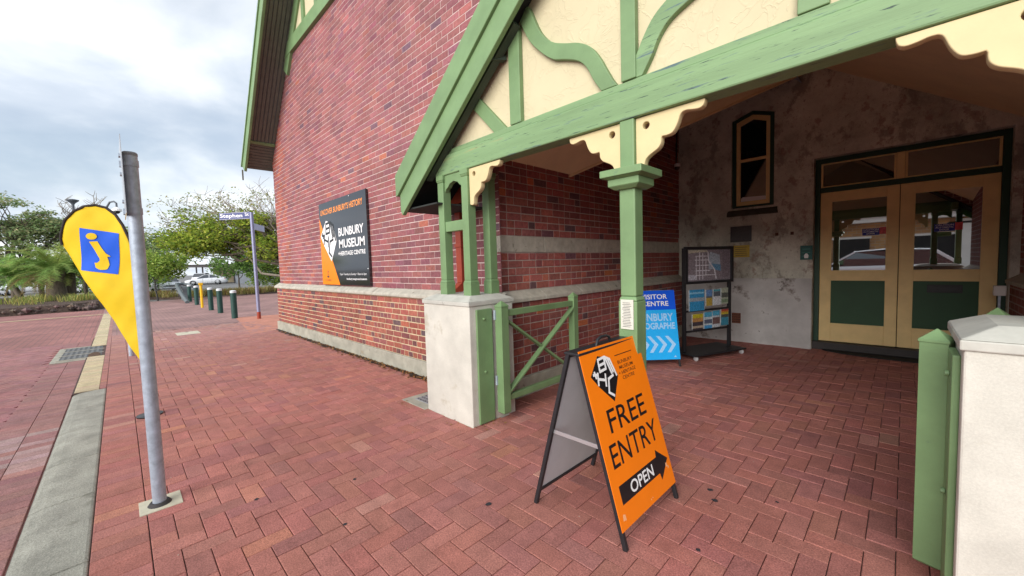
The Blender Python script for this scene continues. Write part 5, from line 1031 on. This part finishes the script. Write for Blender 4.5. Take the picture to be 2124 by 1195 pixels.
for k in range(70):
    x, y = random.choice([(-2.77, 2.3), (-3.0, 2.2), (-2.75, 2.45), (.12, 2.3), (-3.9, 2.15)]); c = V((x + random.gauss(0, .05), y + random.gauss(0, .05), .008)); s = U(.008, .02); a = U(0, 6.28); d = V((math.cos(a), math.sin(a), U(-.3, .3))) * s; e = V((-math.sin(a), math.cos(a), U(-.3, .3))) * s * .4; q.add([c - d, c - e, c + d, c + e], [(0, 1, 2, 3)], 0, False, vary((.30, .16, .06), .4))
for k in range(260):                                            # grit and crumbs on the paving
    c = V((U(-8, 1), U(.1, 6), .004)); s = U(.002, .005); q.add([c + V((s, 0, 0)), c + V((0, s, 0)), c + V((-s, 0, 0)), c + V((0, -s, 0))], [(0, 1, 2, 3)], 0, False, random.choice([(.5, .45, .38), (.05, .04, .04), (.4, .33, .22)]))
o = q.build("leaf_litter", M['litter'], None, kind="stuff"); o["label"] = "dry brown leaves and crumbs gathered along the wall foot and paving"
ds = [(-11.5 + i * .12, 2.80 - abs(mnoise.noise((i * .4, 2, 5))) * .14) for i in range(67)]
box_d = MB().add([(x, y, .0045) for x, y in ds] + [(-3.5, 2.865, .0045), (-11.5, 2.865, .0045)], [tuple(range(69))]).build("dirt_strip", mat("dark_dirt", (.055, .040, .034), .95, .4, 14, bump=.01, bscale=30), foot)
gm = MB()
for (x, y, r) in ((-.86, 2.62, .018), (-.80, 2.52, .02), (-.52, 2.75, .012), (-1.82, 1.55, .02), (-.72, 2.02, .014), (-2.3, .85, .012), (-1.25, 1.05, .012), (.02, 1.75, .012), (-3.0, .55, .014), (-2.75, 1.1, .013), (-1.1, 1.35, .01)):
    gm.add([(x + r * math.cos(t * .7) * U(.6, 1.2), y + r * math.sin(t * .7) * U(.6, 1.2), .0032) for t in range(9)], [tuple(range(9))])
gm.build("gum_spots", mat("trodden_gum", (.035, .033, .038), .8, .1, 30), foot, kind="stuff")
# ------------------------------------------------------------------ carport and fence in the distance
cp = thing("carport", "low carport with white metal roof and dark posts in the distance", "carport", (-80, 14, 0))
d1 = V((.71, .70, 0)); d0 = V((-.70, .71, 0)); Oc = V((-79, 6.2, 0))
MB().hexa([Oc + ZA * 3.0 - d1 * 8, Oc + d1 * 9.5 + ZA * 2.9, Oc + d1 * 9.5 + d0 * 9 + ZA * 5.4, Oc + d0 * 9 + ZA * 5.4 - d1 * 8], [Oc + ZA * 3.12 - d1 * 8, Oc + d1 * 9.5 + ZA * 3.02, Oc + d1 * 9.5 + d0 * 9 + ZA * 5.52, Oc + d0 * 9 + ZA * 5.52 - d1 * 8]).build("roof", M['metalroof'], cp)
MB().hexa([Oc + d1 * 1 + ZA * 2.55 + d0 * .2, Oc + d1 * 9.4 + ZA * 2.45 + d0 * .2, Oc + d1 * 9.4 + d0 * 8 + ZA * 2.5, Oc + d1 * 1 + d0 * 8 + ZA * 2.5], [Oc + d1 * 1 + ZA * 2.98 + d0 * .2, Oc + d1 * 9.4 + ZA * 2.88 + d0 * .2, Oc + d1 * 9.4 + d0 * 8 + ZA * 2.95, Oc + d1 * 1 + d0 * 8 + ZA * 2.95]).build("ceiling", M['timber_dk'], cp)
for s, t in ((3.1, .3), (3.9, .5), (6.6, .4), (7.6, .3), (8.9, .3), (3.1, 6), (8.9, 6)):
    p = Oc + d1 * s + d0 * t; MB().box(p.x - .09, p.x + .09, p.y - .09, p.y + .09, -.1, 2.6).build("post", M['timber_dk'], cp)
MB().prism([(0, -.1), (10, -.1), (10, 2.5), (0, 2.5)], Oc + d0 * 7.6, d1, ZA, d0, 0, .15).build("back_wall", mat("tan_wall", (.36, .30, .20), .8, .15, .8), cp)
fn2 = thing("fence", "grey panel fence behind the parked sedan", "fence", (-64, 14, 0)); f0 = V((-69.5, 12.2, 0)); f1 = V((-52, 17, 0)); fd = (f1 - f0).normalized(); fnn = fd.cross(ZA)
for k in range(12): MB().prism([(k * 1.5, -.1), (k * 1.5 + 1.48, -.1), (k * 1.5 + 1.48, 2.0), (k * 1.5, 2.0)], f0, fd, ZA, fnn, 0, .06).build("panel", M['greywall'], fn2)
br_ = thing("boundary_hedge", "dense green hedge row closing the view behind the car park", "hedge", (-95, -6, 0)); lf = MB()
for k in range(90): leaves(lf, (-95 + U(-4, 4), -30 + 34 * rnd(), U(.5, 4.0)), (2.2, 2.2, 1.4), 45, .38, DG + BG)
lf.build("foliage", M['leaf'], br_); MB().box(-96, -95, -30, 5, -.1, 1.5).build("stems", M['bark'], br_)
hs = thing("far_house", "low pale house far off at the left edge", "house", (-98, -16, 0)); MB().box(-104, -98, -22, -11, -.1, 3.2).build("wall", mat("pale_wall", (.5, .47, .42), .8, .1, .5), hs); MB().hexa([(-105, -23, 3.2), (-97, -23, 3.2), (-97, -10, 3.2), (-105, -10, 3.2)], [(-102, -20, 5.0), (-100, -20, 5.0), (-100, -13, 5.0), (-102, -13, 5.0)]).build("roof", M['metalroof'], hs)
